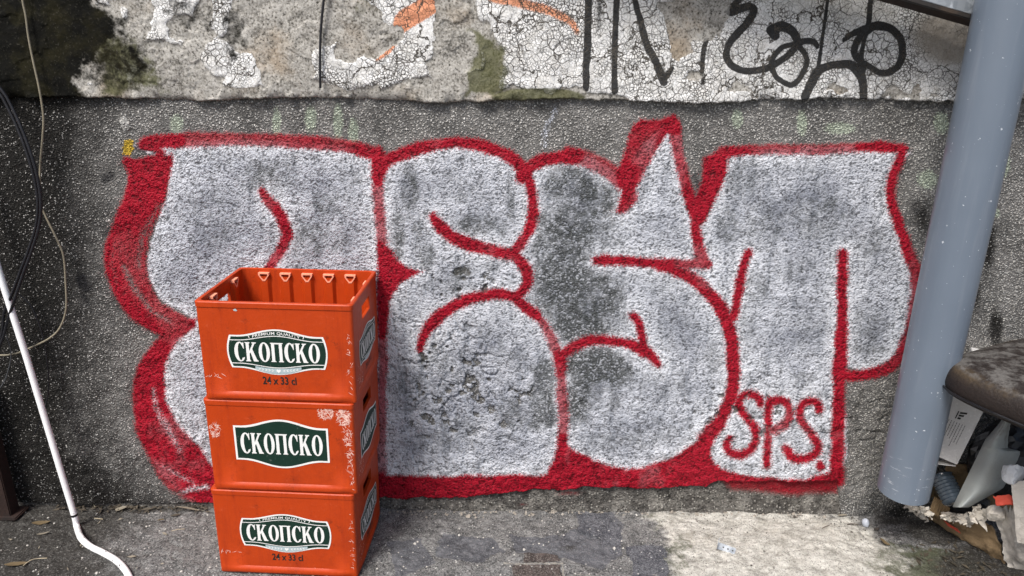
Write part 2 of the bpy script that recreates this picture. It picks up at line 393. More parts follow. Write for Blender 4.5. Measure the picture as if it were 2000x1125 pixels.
# ---- strokes traced from the graffito (photo pixels on the wall)
RED = [  # points, half-width, density
 ([(288, 281), (310, 276), (345, 275)], [15, 14, 13], 1),
 ([(340, 275), (400, 272), (460, 272), (560, 275), (640, 281), (700, 291), (742, 305)], [13, 13, 12, 12, 12, 11, 12], .72),
 ([(283, 285), (312, 300)], [11, 11], .9),
 ([(510, 374), (520, 388), (537, 405), (552, 432), (559, 458), (551, 485), (535, 510), (520, 530)], [7, 9, 10, 11, 10, 10, 9, 8], .85),
 ([(737, 300), (738, 350)], [13, 12], 1),
 ([(738, 345), (739, 380), (742, 415), (745, 445), (747, 470)], [10, 10, 10, 10, 10], .62),
 ([(748, 555), (748, 610), (747, 650)], [13, 11, 10], 1),
 ([(747, 650), (746, 720), (745, 800), (745, 930)], [9, 8, 8, 8], .55),
 ([(742, 335), (752, 318), (775, 306), (800, 296), (830, 287), (865, 281), (900, 279), (940, 284), (975, 296), (1003, 313), (1025, 333)], [11, 12, 12, 11, 11, 10, 10, 11, 11, 12, 13], .95),
 ([(1021, 345), (1026, 335)], [13, 13], 1),
 ([(1028, 340), (1036, 365), (1041, 392), (1041, 420), (1035, 448), (1022, 470), (1004, 490), (990, 498)], [11, 9, 9, 9, 9, 9, 10, 10], .95),
 ([(847, 424), (860, 443), (882, 463), (910, 476), (940, 484), (975, 492), (1000, 498), (1018, 512), (1030, 532), (1030, 553), (1018, 570), (1000, 580)], [7, 10, 12, 12, 11, 11, 11, 11, 10, 9, 9, 9], .93),
 ([(820, 682), (826, 656), (843, 632), (868, 610), (900, 591), (937, 579), (975, 575), (1003, 581), (1025, 598), (1045, 615)], [6, 9, 11, 11, 11, 10, 10, 11, 11, 10], .95),
 ([(1045, 615), (1060, 633), (1075, 658), (1086, 682), (1094, 698)], [8, 8, 8, 9, 11], .72),
 ([(1094, 698), (1097, 720)], [13, 11], .9),
 ([(1096, 715), (1097, 750), (1099, 790), (1100, 835), (1097, 870)], [9, 9, 9, 9, 9], .66),
 ([(1097, 694), (1120, 680), (1145, 668), (1175, 664), (1210, 667), (1237, 675), (1258, 686), (1275, 700), (1285, 712)], [10, 10, 10, 9, 9, 10, 11, 9, 6], .95),
 ([(1237, 616), (1249, 637), (1255, 662), (1256, 680)], [7, 8, 8, 8], 1),
 ([(1026, 333), (1045, 320), (1070, 311), (1100, 305), (1125, 303)], [12, 12, 12, 12, 12], .82),
 ([(1110, 304), (1140, 309), (1170, 321), (1195, 338), (1212, 358)], [16, 16, 16, 15, 12], .60),
 ([(1318, 240), (1321, 285), (1328, 317), (1335, 347), (1343, 377)], [11, 10, 10, 10, 10], .72),
 ([(1343, 377), (1351, 402), (1358, 430), (1361, 458), (1366, 485), (1371, 508)], [11, 12, 10, 10, 10, 12], .92),
 ([(1166, 508), (1200, 509), (1250, 511), (1300, 514), (1350, 516), (1380, 517)], [8, 10, 9, 9, 9, 9], .95),
 ([(1290, 519), (1332, 534), (1362, 551), (1388, 576), (1408, 600), (1421, 628), (1426, 650), (1431, 680), (1433, 710), (1433, 740), (1430, 768), (1422, 793), (1409, 817), (1392, 838), (1375, 858)], [9, 11, 12, 12, 12, 12, 13, 13, 13, 12, 12, 12, 12, 14, 14], .95),
 ([(1412, 299), (1437, 295), (1500, 292), (1550, 292)], [12, 9, 9, 9], .8),
 ([(1545, 292), (1600, 293), (1650, 290), (1690, 288)], [9, 9, 9, 9], .68),
 ([(1685, 288), (1725, 287), (1763, 290)], [9, 10, 9], .95),
 ([(1763, 292), (1759, 312), (1747, 336), (1741, 362), (1741, 388), (1747, 415), (1755, 440), (1766, 467), (1776, 497), (1785, 522), (1790, 550), (1788, 580), (1783, 612), (1777, 645), (1766, 678), (1750, 704), (1728, 722), (1700, 731), (1672, 735), (1645, 730)], [9, 9, 9, 9, 9, 9, 9, 10, 11, 11, 11, 10, 10, 10, 10, 10, 11, 10, 10, 10], .9),
 ([(1645, 496), (1645, 530), (1644, 572), (1645, 610), (1644, 647), (1642, 685), (1641, 722), (1639, 760), (1637, 797), (1635, 835), (1636, 865), (1635, 895), (1635, 932)], [9, 10, 10, 10, 11, 12, 14, 12, 12, 13, 13, 13, 15], .97),
 ([(1462, 494), (1455, 510), (1449, 532), (1444, 560), (1438, 592), (1432, 620)], [8, 8, 8, 8, 8, 8], .9),
 # S P S .
 ([(1485, 790), (1481, 777), (1466, 771), (1450, 775), (1443, 788), (1448, 803), (1462, 820), (1474, 836), (1476, 858), (1466, 880), (1447, 889), (1428, 884), (1420, 870), (1425, 857)], 7.5, .95),
 ([(1504, 785), (1501, 820), (1500, 870), (1499, 908)], 7.5, .95),
 ([(1502, 790), (1522, 782), (1539, 793), (1541, 815), (1530, 833), (1508, 842)], 8, .95),
 ([(1600, 800), (1597, 788), (1585, 782), (1571, 787), (1563, 800), (1564, 818), (1575, 836), (1590, 856), (1597, 872), (1589, 890), (1567, 897), (1546, 892), (1535, 877)], 7.5, .95),
 ([(1602, 908), (1604, 912)], 8, 1),
]
RED_POLY = [
 ([(238, 306), (275, 304), (337, 299), (340, 322), (335, 345), (326, 380), (317, 415), (302, 442), (292, 470), (287, 495), (287, 520), (292, 550), (300, 567), (317, 592), (337, 606), (360, 618), (386, 624), (384, 640), (362, 653), (347, 668), (335, 686), (325, 712), (322, 737), (322, 762), (326, 787), (338, 811), (356, 838), (374, 855), (390, 872), (402, 892), (430, 930), (430, 990), (375, 983), (350, 972), (325, 952), (307, 927), (292, 903), (277, 873), (265, 845), (260, 810), (257, 772), (260, 747), (268, 718), (281, 693), (298, 670), (313, 655), (288, 645), (265, 630), (245, 612), (230, 590), (214, 560), (206, 530), (205, 505), (208, 475), (217, 445), (226, 418), (238, 390), (247, 362), (249, 340), (240, 322)], .93),
 ([(740, 470), (757, 480), (772, 500), (795, 520), (826, 530), (803, 543), (779, 557), (763, 586), (757, 612), (735, 612), (735, 470)], 1),
 ([(1250, 231), (1270, 233), (1290, 232), (1300, 227), (1317, 220), (1327, 230), (1332, 252), (1326, 262), (1305, 262), (1291, 284), (1272, 313), (1257, 340), (1246, 368), (1246, 393), (1234, 401), (1227, 413), (1216, 418), (1201, 415), (1210, 390), (1214, 374), (1204, 350), (1206, 325), (1215, 308), (1222, 284), (1226, 264), (1234, 245)], .97),
 ([(1375, 307), (1405, 292), (1424, 292), (1421, 337), (1410, 370), (1393, 402), (1376, 436), (1366, 445), (1352, 425), (1340, 400), (1338, 388), (1356, 384), (1368, 352), (1371, 326)], .95),
 ([(735, 927), (875, 928), (1000, 926), (1050, 927), (1068, 924), (1080, 901), (1086, 877), (1088, 850), (1107, 850), (1110, 868), (1127, 881), (1156, 898), (1188, 910), (1225, 914), (1262, 910), (1296, 899), (1327, 884), (1356, 864), (1376, 846), (1402, 846), (1392, 868), (1388, 890), (1396, 906), (1425, 920), (1462, 930), (1500, 932), (1537, 936), (1575, 932), (1603, 926), (1625, 917), (1650, 920), (1650, 1000), (735, 1000)], .96),
]
SILVER_POLY = [(300, 290), (380, 276), (560, 277), (700, 292), (745, 310), (790, 300), (860, 282), (940, 284), (1003, 310), (1025, 332), (1070, 312), (1125, 302), (1185, 322), (1215, 350), (1240, 300), (1310, 240), (1330, 290), (1350, 395), (1368, 440), (1390, 400), (1415, 300), (1500, 292), (1763, 291), (1743, 340), (1743, 400), (1788, 520), (1780, 622), (1750, 705), (1700, 731), (1645, 733), (1638, 935), (1400, 945), (1100, 960), (745, 980), (411, 985), (345, 950), (300, 900), (290, 800), (310, 690), (378, 632), (310, 580), (290, 500), (330, 360)]
SMEAR = [  # thin, see-through or dirty places in the silver: x, y, rx, ry, strength
 (520, 345, 100, 50, .42), (650, 400, 60, 45, .42), (600, 470, 110, 50, .40), (420, 420, 80, 110, .33), (690, 350, 40, 30, .35), (440, 310, 60, 30, .3),
 (800, 375, 26, 80, .55), (778, 455, 20, 80, .60), (815, 450, 16, 60, .5), (832, 500, 26, 40, .5), (997, 385, 12, 70, .5), (930, 440, 55, 26, .62), (870, 345, 26, 22, .4), (985, 450, 20, 22, .5), (905, 370, 80, 40, .3),
 (940, 520, 50, 18, .35), (870, 560, 60, 22, .45), (790, 590, 30, 30, .3), (900, 535, 25, 18, .6),
 (840, 650, 50, 50, .35), (930, 650, 60, 40, .35), (870, 720, 90, 70, .40), (800, 760, 60, 80, .42), (990, 700, 50, 70, .35), (900, 850, 90, 50, .35), (1000, 810, 40, 50, .45), (820, 860, 60, 40, .3),
 (1110, 360, 60, 50, .72), (1160, 390, 60, 60, .62), (1110, 450, 65, 80, .85), (1170, 460, 60, 50, .5), (1100, 560, 70, 90, .98), (1160, 580, 70, 70, .75), (1130, 640, 70, 40, .9), (1190, 620, 50, 50, .5),
 (1160, 715, 75, 40, .95), (1210, 735, 45, 30, .7), (1130, 780, 36, 60, .8), (1180, 770, 60, 50, .4),
 (1460, 345, 60, 50, .40), (1500, 430, 70, 60, .42), (1420, 440, 40, 50, .4), (1600, 420, 80, 70, .40), (1560, 330, 70, 30, .3), (1690, 470, 50, 50, .35), (1550, 520, 60, 50, .35), (1700, 640, 45, 50, .42), (1460, 640, 30, 60, .35), (1570, 640, 50, 60, .28), (1570, 740, 30, 20, .45), (1700, 680, 50, 16, .5), (1480, 560, 40, 40, .35), (1300, 560, 50, 40, .3), (1330, 640, 60, 60, .33), (1300, 760, 80, 60, .35), (1270, 850, 90, 40, .32), (1390, 700, 30, 50, .42), (1180, 860, 50, 30, .4),
 (345, 700, 22, 50, .3), (355, 790, 22, 40, .3),
]
SMEAR_POLY = [([(1046, 408), (1068, 420), (1082, 520), (1080, 640), (1050, 612), (1040, 560)], .95), ([(1036, 716), (1060, 705), (1086, 700), (1092, 800), (1090, 838), (1026, 840), (1032, 780)], .95)]
GREENS = [(345, 243, 16, 22), (540, 240, 10, 34), (607, 232, 14, 30), (660, 238, 12, 44), (690, 258, 12, 34), (1440, 232, 14, 22), (1566, 240, 12, 30), (1838, 240, 18, 26), (1640, 250, 36, 14), (1810, 350, 24, 22), (1960, 320, 14, 30), (1945, 415, 9, 12), (1565, 350, 22, 16), (1650, 345, 20, 14), (1600, 330, 14, 12)]
BLACKS = [([(205, 350), (216, 341)], 12, .8), ([(160, 545), (170, 560)], [15, 13], .9), ([(165, 575), (172, 590)], 8, .8), ([(205, 458), (212, 455)], 10, .6), ([(1357, 345), (1362, 365)], [9, 8], .75), ([(1380, 425), (1405, 425)], [10, 9], .5), ([(565, 250), (590, 245)], 11, .5), ([(1788, 400), (1786, 412)], [13, 12], .6), ([(315, 245), (330, 252)], 12, .5)]

def build_plinth():
    nz = 440
    x = XS; nc = len(x)
    z0 = z_low(x) + (fbm(x*55, x*0+3.3, 5, 4)-.5)*.012*sstep(-1.6, -.9, x)
    z1 = z_ledge(x) + .03
    t = np.linspace(0, 1, nz)[:, None]
    Z = z0[None]*(1-t) + z1[None]*t; X = np.broadcast_to(x, Z.shape).copy(); Y = np.full(Z.shape, WALL_Y)
    U, V = px_of(X, Y, Z)
    Uw = U + (fbm(X*26, Z*26, 61, 3)-.5)*7; Vw = V + (fbm(X*26, Z*26, 71, 3)-.5)*7   # hand wobble of the strokes
    red = np.zeros(U.shape); near = np.full(U.shape, 1e3); op = np.zeros(U.shape)
    uneven = .66 + .56*fbm(X*7, Z*7, 91, 5, .6)
    for pts, hw, den in RED:
        sd = stroke_sd(Uw, Vw, pts, hw, pad=70); near = np.minimum(near, sd)
        sd = sd-1.8; op = np.maximum(op, np.clip(den**.6*uneven+.14, 0, 1)*np.clip(1-sd/40, 0, 1))
        red = np.maximum(red, np.clip(.5-sd/15, 0, 1))
        red = np.maximum(red, .30*np.exp(-np.clip(sd, 0, 99)/9)*(sd < 60))         # overspray
    for pts, den in RED_POLY:
        sd = poly_sd(Uw, Vw, pts, pad=80); near = np.minimum(near, sd)
        op = np.maximum(op, np.clip(den*(.58+.75*fbm(X*8, Z*5, 95, 5, .6))+.16, 0, 1)*np.clip(1-sd/40, 0, 1))
        red = np.maximum(red, np.clip(.5-sd/15, 0, 1))
        red = np.maximum(red, .31*np.exp(-np.clip(sd, 0, 99)/11)*(sd < 60))
    for pts, hw, den in [([(242, 520), (262, 560), (292, 600), (330, 628)], [5, 7, 6, 4], .5), ([(312, 400), (290, 440), (274, 480), (272, 520)], [5, 8, 8, 6], .4), ([(300, 760), (308, 800), (330, 840), (352, 880)], [6, 9, 9, 7], .35), ([(225, 470), (220, 510), (228, 550)], [4, 6, 5], .3), ([(320, 910), (350, 930), (380, 940)], [4, 7, 5], .35), ([(345, 965), (375, 955), (405, 950)], [4, 6, 6], .6), ([(262, 305), (300, 299)], [5, 3], .9)]:
        sd = stroke_sd(Uw, Vw, pts, hw); red *= 1-den*np.clip(.5-sd/12, 0, 1)
    red *= np.where((U > 1630) & (V > 948), np.clip((958-V)/10, 0, 1)*np.clip((1652-U)/10, 0, 1), 1)
    halo = np.exp(-np.clip(near, 0, 200)/24)*(.55+.8*fbm(X*6, Z*6, 311, 4)); halo = np.clip(halo, 0, 1)
    sd = poly_sd(Uw, Vw, SILVER_POLY, smooth=4)
    sil = np.clip(.62-sd/16, 0, 1); sil = np.maximum(sil, .36*np.exp(-np.clip(sd, 0, 99)/11))
    sil = np.maximum(sil, .9*np.clip(.5-stroke_sd(Uw, Vw, [(262, 284), (290, 298), (318, 303)], [3, 5, 3])/8, 0, 1))
    sil = np.maximum(sil, .62*np.clip(.5-stroke_sd(Uw, Vw, [(1085, 215), (1068, 245), (1062, 285)], [8, 9, 7])/14, 0, 1))
    smr = np.zeros(U.shape); cl = .55+.9*fbm(X*14, Z*9, 131, 4)
    for (bx, by, rx, ry, s) in SMEAR: smr = np.maximum(smr, s*sstep(0, .75, blob(U, V, bx, by, rx*1.35, ry*1.35)))
    smr *= cl*(.55+1.35*fbm(X*60, Z*45, 717, 3))
    for pts, s in SMEAR_POLY: smr = np.maximum(smr, .85*s*np.clip(.5-poly_sd(Uw+(fbm(X*40, Z*25, 727, 4)-.5)*24, Vw+(fbm(X*40, Z*25, 737, 4)-.5)*24, pts)/16, 0, 1)*(.6+.7*fbm(X*50, Z*20, 747, 3)))
    smr *= np.clip(.5-sd/20, 0, 1)
    # paint that has come off with the plaster in the lower part of the E and S
    flake = .8*sstep(.64, .68, fbm(X*38, Z*38, 207, 4))*sstep(.25, .6, np.maximum.reduce([blob(U, V, 870, 760, 190, 190), blob(U, V, 1000, 790, 90, 110), blob(U, V, 890, 560, 140, 70), .7*blob(U, V, 1450, 800, 300, 160)]))
    for (bx, by, r) in [(875, 765, 9), (830, 718, 9), (960, 800, 13), (985, 830, 15), (955, 742, 8), (905, 545, 7), (920, 545, 6), (840, 690, 6), (1575, 800, 7)]:
        flake = np.maximum(flake, np.clip(1.1-np.hypot(U-bx, (V-by)*1.2)/r+ (fbm(X*90, Z*90, 9, 2)-.5), 0, 1))
    sil *= 1-.75*np.clip(flake, 0, 1); red *= 1-.4*np.clip(flake, 0, 1)*(V < 900)
    grn = np.zeros(U.shape); yel = np.zeros(U.shape); blk = np.zeros(U.shape)
    for (bx, by, rx, ry) in GREENS: grn = np.maximum(grn, .95*sstep(0, .8, blob(U, V, bx, by, rx*1.5, ry*1.5)))
    yel = np.clip(.5-poly_sd(Uw, Vw, [(243, 274), (262, 271), (264, 290), (254, 305), (238, 303)])/10, 0, 1)
    for pts, hw, den in BLACKS: blk = np.maximum(blk, den*np.clip(.5-stroke_sd(Uw, Vw, pts, hw)/16, 0, 1))
    dirt = np.clip((345-U)/290, 0, 1.1) + .55*np.clip((V-880)/120, 0, 1)*np.clip((520-U)/160, 0, 1) + .25*np.clip((225-V)/40, 0, 1)*(fbm(X*8, Z*3, 3, 3))  # grimy left end, plus a faint darker band just below the ledge
    dirt += .85*sstep(.15, .8, np.maximum.reduce([blob(U, V, 1925, 470, 40, 130), blob(U, V, 1895, 560, 36, 110), blob(U, V, 1945, 640, 30, 80), .7*blob(U, V, 1800, 420, 60, 110), .8*blob(U, V, 1760, 1000, 130, 60)]))  # stains around the pipe; last patch darkens the wall foot beside the heap
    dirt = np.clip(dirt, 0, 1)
    chipw = np.clip(1.2-np.hypot((U-244)/13, (V-240)/16)+(fbm(X*80, Z*80, 41, 3)-.5)*.9, 0, 1)
    pale = np.clip((U-1640)/100, 0, 1)*np.clip((V-600)/200, 0.25, 1)
    # relief: gentle waves, coarse lumps that grow towards the foot, broken pits
    low = sstep(.75, .1, Z)
    dY = (fbm(X*5, Z*5, 11, 4)-.5)*.010 + (fbm(X*28, Z*28, 23, 3)-.5)*(.003+.009*low) + (fbm(X*90, Z*90, 33, 2)-.5)*(.0022+.0018*low)
    dY -= .0075*np.clip(flake, 0, 1); dY += (fbm(X*14, Z*14, 77, 4)-.5)*.012*low; dY += .006*chipw
    ridge = np.abs(fbm(X*16, Z*16, 55, 3)-.5); dY -= .006*sstep(.035, 0, ridge)*sstep(.3, .7, np.maximum(blob(U, V, 880, 720, 220, 220), blob(U, V, 1650, 830, 200, 160)))
    seam = np.abs(U-1640-(V-960)*-.05+(fbm(X*60, Z*60, 8, 2)-.5)*4); dY -= .008*sstep(4, 0, seam)*(V > 925)
    dY[0] -= .004
    Y = WALL_Y - dY
    # a lower lip turned back into the wall
    Xb = np.vstack([X[:1], X[:1], X]); Zb = np.vstack([Z[:1]+.006, Z[:1]-.001, Z]); Yb = np.vstack([np.full((1, nc), WALL_Y+.05), Y[:1]+.012, Y])
    pad = lambda a: np.vstack([a[:1], a[:1], a])
    st = lambda *a: np.stack([pad(k).ravel() for k in a], -1)
    V3 = np.stack([Xb.ravel(), Yb.ravel()-WALL_Y, Zb.ravel()], -1)
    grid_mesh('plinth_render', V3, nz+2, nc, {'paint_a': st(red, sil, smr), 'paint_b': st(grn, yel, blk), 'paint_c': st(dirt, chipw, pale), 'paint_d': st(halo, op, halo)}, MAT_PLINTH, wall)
build_plinth()

WHITE = [
 [(183, -8), (210, -8), (208, 12), (197, 8), (185, 11)], [(232, 20), (240, 15), (247, 18), (247, 35), (239, 38)],
 [(298, -10), (388, -10), (385, 10), (372, 35), (358, 24), (338, 28), (325, 50), (328, 68), (345, 80), (361, 86), (355, 91), (330, 80), (290, 77), (297, 50), (303, 20)],
 [(408, -10), (456, -10), (452, 25), (447, 60), (430, 68), (412, 60), (414, 30)],
 [(420, 70), (440, 75), (458, 95), (476, 106), (492, 110), (500, 125), (513, 140), (503, 150), (516, 168), (500, 173), (470, 172), (435, 165), (440, 150), (425, 147), (410, 145), (395, 115), (393, 105), (405, 85)],
 [(235, 105), (245, 112), (258, 128), (272, 122), (283, 113), (288, 125), (272, 143), (258, 160), (248, 152), (242, 130)], [(172, 158), (184, 165), (180, 168), (170, 163)],
 [(705, -10), (735, 12), (748, 25), (750, 45), (762, 54), (785, 55), (783, 68), (770, 92), (735, 118), (712, 108), (690, 122), (655, 118), (660, 85), (620, 97), (612, 110), (612, 150), (640, 168), (690, 176), (705, 172), (735, 160), (742, 172), (765, 168), (785, 160), (805, 150), (840, 150), (835, 130), (850, 100), (848, 70), (852, 30), (855, -10)],
 [(930, -10), (935, 35), (955, 42), (958, 65), (975, 90), (985, 120), (980, 140), (977, 177), (1000, 165), (1050, 172), (1075, 183), (1095, 172), (1110, 165), (1135, 170), (1150, 178), (1175, 186), (1212, 189), (1300, 215), (2600, 215), (2600, -400), (930, -400)],
 [(945, 90), (948, 110), (942, 130), (925, 143), (914, 146), (930, 136), (940, 120)], [(500, 138), (514, 140), (512, 160), (518, 170), (500, 168)],
]
BARE = [
 [(1280, 7), (1310, 6), (1313, -10), (1426, -10), (1423, 30), (1412, 62), (1400, 72), (1375, 80), (1345, 86), (1347, 100), (1330, 118), (1312, 118), (1308, 95), (1305, 60), (1295, 35), (1283, 20)],
 [(1338, 155), (1350, 141), (1366, 138), (1371, 150), (1360, 160)], [(1610, 175), (1620, 164), (1640, 166), (1652, 178), (1640, 186)], [(1722, 182), (1735, 168), (1755, 172), (1775, 182), (1795, 164), (1803, 180), (1790, 190), (1740, 192)], [(1810, 186), (1822, 180), (1830, 188)],
 [(1420, 180), (1440, 160), (1460, 165), (1470, 178)],
]
BLACK_TAG = [
 ([(1150, -12), (1148, 50), (1146, 100), (1144, 172)], [7.5, 7, 7, 6]), ([(1206, -12), (1201, 50), (1200, 105), (1201, 178)], [6.5, 6, 6, 6.5]),
 ([(1238, -12), (1249, 37), (1260, 80), (1275, 112), (1287, 140), (1297, 162)], [5, 6, 7, 7, 8, 7]), ([(1294, 160), (1303, 146), (1312, 133)], [6, 6, 4]),
 ([(1378, 78), (1372, 110), (1370, 140)], [5, 4.5, 4]), ([(1373, 148), (1372, 163)], [4, 3]),
 ([(1450, -10), (1432, 12), (1426, 26), (1445, 17), (1462, 12), (1470, 22), (1458, 45), (1440, 65), (1424, 85), (1417, 107), (1428, 126), (1450, 136), (1475, 137), (1500, 132), (1522, 121), (1542, 106), (1556, 87), (1555, 72), (1543, 58), (1525, 51), (1508, 57)], [5, 6, 7, 8, 8, 8, 8, 7.5, 7, 7, 7, 7, 7, 7, 6.5, 6.5, 7, 8, 9, 10, 10]),
 ([(1508, 60), (1513, 70)], [12, 9]),
 ([(1556, 85), (1530, 92), (1512, 110), (1507, 128), (1515, 148), (1530, 161), (1545, 165), (1560, 155), (1570, 138), (1575, 120), (1572, 105), (1562, 90)], 5.2), ([(1562, 82), (1577, 80), (1590, 83), (1595, 92)], [6, 6, 6, 4]),
 ([(1616, -12), (1610, 37), (1605, 75), (1600, 112), (1595, 138)], 3.4),
 ([(1571, 188), (1584, 161), (1595, 141), (1612, 130), (1637, 125), (1660, 126), (1676, 141), (1685, 163), (1687, 196)], [9, 9, 9, 8, 8, 9, 10, 8, 8]),
 ([(1647, 78), (1665, 66), (1690, 56), (1715, 51), (1738, 56), (1755, 72), (1762, 95), (1760, 115), (1748, 135), (1727, 143), (1707, 137), (1688, 124), (1673, 113), (1667, 100), (1672, 82), (1686, 66), (1700, 56)], [4, 6, 8, 9, 8, 7.5, 7.5, 7.5, 7, 6, 6, 6, 7, 7, 7, 7, 7]),
 ([(1700, -12), (1696, 45), (1687, 80), (1680, 118), (1682, 135)], [5, 5.5, 4.5, 6, 9]),
]
ORANGE = [([(880, -15), (845, 5), (818, 22), (788, 42), (780, 62), (772, 82), (760, 98), (738, 116)], [18, 20, 20, 19, 9, 6, 6, 4], .95), ([(960, -5), (1000, 3), (1050, 14), (1085, 28), (1112, 42), (1126, 62)], [12, 13, 13, 12, 11, 9], .62)]

def build_upper():
    nz_f = 150; x = XS; nc = len(x)
    z0 = z_ledge(x) + (fbm(x*40, x*0+1.7, 4, 4)-.5)*.014 + .004*np.sin(x*9)
    zt = np.concatenate([np.linspace(0, .43, nz_f), np.linspace(.43, 2.6, 40)[1:]])[:, None]
    Z = z0[None] + zt; X = np.broadcast_to(x, Z.shape).copy(); Yp = WALL_Y-.016
    U, V = px_of(X, np.full(Z.shape, Yp), Z)
    jag = (fbm(X*34, Z*34, 77, 4, .6)-.5)*22; jag2 = (fbm(X*34, Z*34, 87, 4, .6)-.5)*22
    Uj, Vj = U+jag, V+jag2
    sd = np.full(U.shape, 1e3)
    for p in WHITE: sd = np.minimum(sd, poly_sd(Uj, Vj, p))
    for p in BARE: sd = np.maximum(sd, -poly_sd(Uj, Vj, p))
    # paint beyond the picture's top edge goes on in the same broken way
    above = fbm(X*6, Z*6, 301, 4); sd = np.where(V < -12, np.minimum(sd, (.5-above)*260), sd)
    white = np.clip(.5-sd/8, 0, 1)
    Uw = U+(fbm(X*20, Z*20, 3, 3)-.5)*5; Vw = V+(fbm(X*20, Z*20, 13, 3)-.5)*5
    blk = np.zeros(U.shape); org = np.zeros(U.shape)
    for pts, hw in BLACK_TAG:
        s = stroke_sd(Uw, Vw, pts, hw); blk = np.maximum(blk, np.clip(.5-s/8, 0, 1)); blk = np.maximum(blk, .25*np.exp(-np.clip(s, 0, 99)/6)*(s < 40))
    blk = np.maximum(blk, .52*np.clip(.5-stroke_sd(Uw, Vw, [(1172, -10), (1170, 40), (1165, 90)], [14, 12, 6])/22, 0, 1))
    for pts, hw, den in ORANGE:
        s = stroke_sd(Uw, Vw, pts, hw); org = np.maximum(org, den*np.clip(.5-s/14, 0, 1))
    Um0 = U+(fbm(X*12, Z*12, 601, 5, .65)-.5)*110; Vm0 = V+(fbm(X*12, Z*12, 611, 5, .65)-.5)*90
    mould = np.clip(.5-poly_sd(Um0, Vm0, [(-900, -900), (150, -900), (190, -60), (215, 10), (245, 40), (245, 85), (215, 110), (165, 130), (158, 160), (180, 188), (150, 230), (-900, 230)], pad=2000)/70, 0, 1)
    mould = np.maximum(mould, .62*sstep(.1, .8, blob(Um0, Vm0, 230, 130, 150, 130)))
    mould = np.maximum(mould, .55*sstep(.1, .8, np.maximum.reduce([blob(Um0, Vm0, 350, 15, 70, 70), blob(Um0, Vm0, 470, 60, 45, 90), blob(Um0, Vm0, 400, 40, 40, 60), .8*blob(Um0, Vm0, 880, 110, 40, 90), .8*blob(Um0, Vm0, 1160, 40, 40, 120)])))
    Um = U+(fbm(X*9, Z*9, 501, 4, .6)-.5)*70; Vm = V+(fbm(X*9, Z*9, 511, 4, .6)-.5)*60
    moss = np.maximum.reduce([.9*np.clip(.5-poly_sd(Um, Vm, [(925, 45), (950, 50), (985, 110), (990, 195), (900, 200), (915, 150), (935, 110)])/30, 0, 1), .75*np.clip(.5-poly_sd(Um, Vm, [(180, 60), (290, 70), (330, 190), (190, 190)])/50, 0, 1), .9*sstep(0, .5, blob(U, V, 1050, 190, 130, 26)), .5*blob(U, V, 300, 170, 60, 40), .35*blob(U, V, 550, 20, 60, 60), .4*blob(U, V, 1240, 200, 120, 20), .5*sstep(0, .6, blob(U, V, 720, 12, 50, 30))])
    stain = np.maximum.reduce([sstep(0, .7, blob(U, V, 1860, 70, 130, 90)), .8*blob(U, V, 1900, 150, 110, 80), .45*blob(U, V, 1380, 170, 160, 40), .4*blob(U, V, 1700, 20, 120, 60)])
    lay = sstep(.52, .55, fbm(X*11, Z*13, 401, 4))
    dY = white*.0045 + (fbm(X*6, Z*6, 21, 4)-.5)*.012 + (fbm(X*45, Z*45, 31, 3)-.5)*.0050 + lay*.0025*(1-white)
    foot = np.exp(-(zt/.012)); chunk = sstep(.45, .6, fbm(X*17, Z*0+2, 19, 4)); dY -= foot*.010*chunk
    Y = Yp - dY
    Xb = np.vstack([X[:1], X[:1], X]); Zb = np.vstack([Z[:1]+.002, Z[:1]-.002, Z]); Yb = np.vstack([np.full((1, nc), WALL_Y+.02), Y[:1]+.006, Y])
    pad = lambda a: np.vstack([a[:1]*0, a[:1], a])
    st = lambda *a: np.stack([pad(k).ravel() for k in a], -1)
    V3 = np.stack([Xb.ravel(), Yb.ravel()-WALL_Y, Zb.ravel()], -1)
    grid_mesh('upper_plaster', V3, len(zt)+2, nc, {'paint_a': st(white, blk, org), 'paint_b': st(mould, moss, stain)}, MAT_UPPER, wall)
build_upper()

def build_foot():
    x = XS[::2]; nc = len(x); z = np.linspace(-.12, .14, 52)[:, None]
    Z = np.broadcast_to(z, (52, nc)).copy(); X = np.broadcast_to(x, Z.shape).copy()
    U, V = px_of(X, np.full(Z.shape, WALL_Y+.014), Z)
    red = np.maximum.reduce([.95*np.clip(.5-poly_sd(U, V, [(1400, 930), (1640, 930), (1640, 962), (1560, 968), (1430, 958)])/26, 0, 1), .6*blob(U, V, 1110, 962, 60, 12), .5*blob(U, V, 1020, 985, 30, 8)])
    dY = (fbm(X*18, Z*18, 5, 4)-.5)*.016 + (fbm(X*70, Z*70, 6, 3)-.5)*.006 - .02*sstep(0.0, -.03, Z)*0 + .012*sstep(.03, -.01, Z)*fbm(X*12, Z*0, 7, 3)
    Y = WALL_Y+.014-dY
    V3 = np.stack([X.ravel(), Y.ravel()-WALL_Y, Z.ravel()], -1)
    grid_mesh('wall_foot', V3, 52, nc, {'paint_a': np.stack([red.ravel()]*3, -1)}, MAT_BASE, wall)
build_foot()
# solid body behind the coats
mesh_obj('masonry_core', [(-3.2, .05, -.3), (3.2, .05, -.3), (3.2, .35, -.3), (-3.2, .35, -.3), (-3.2, .05, 3.85), (3.2, .05, 3.85), (3.2, .35, 3.85), (-3.2, .35, 3.85)],
         [(0, 1, 5, 4), (1, 2, 6, 5), (2, 3, 7, 6), (3, 0, 4, 7), (4, 5, 6, 7), (3, 2, 1, 0)], MAT_BASE, wall)

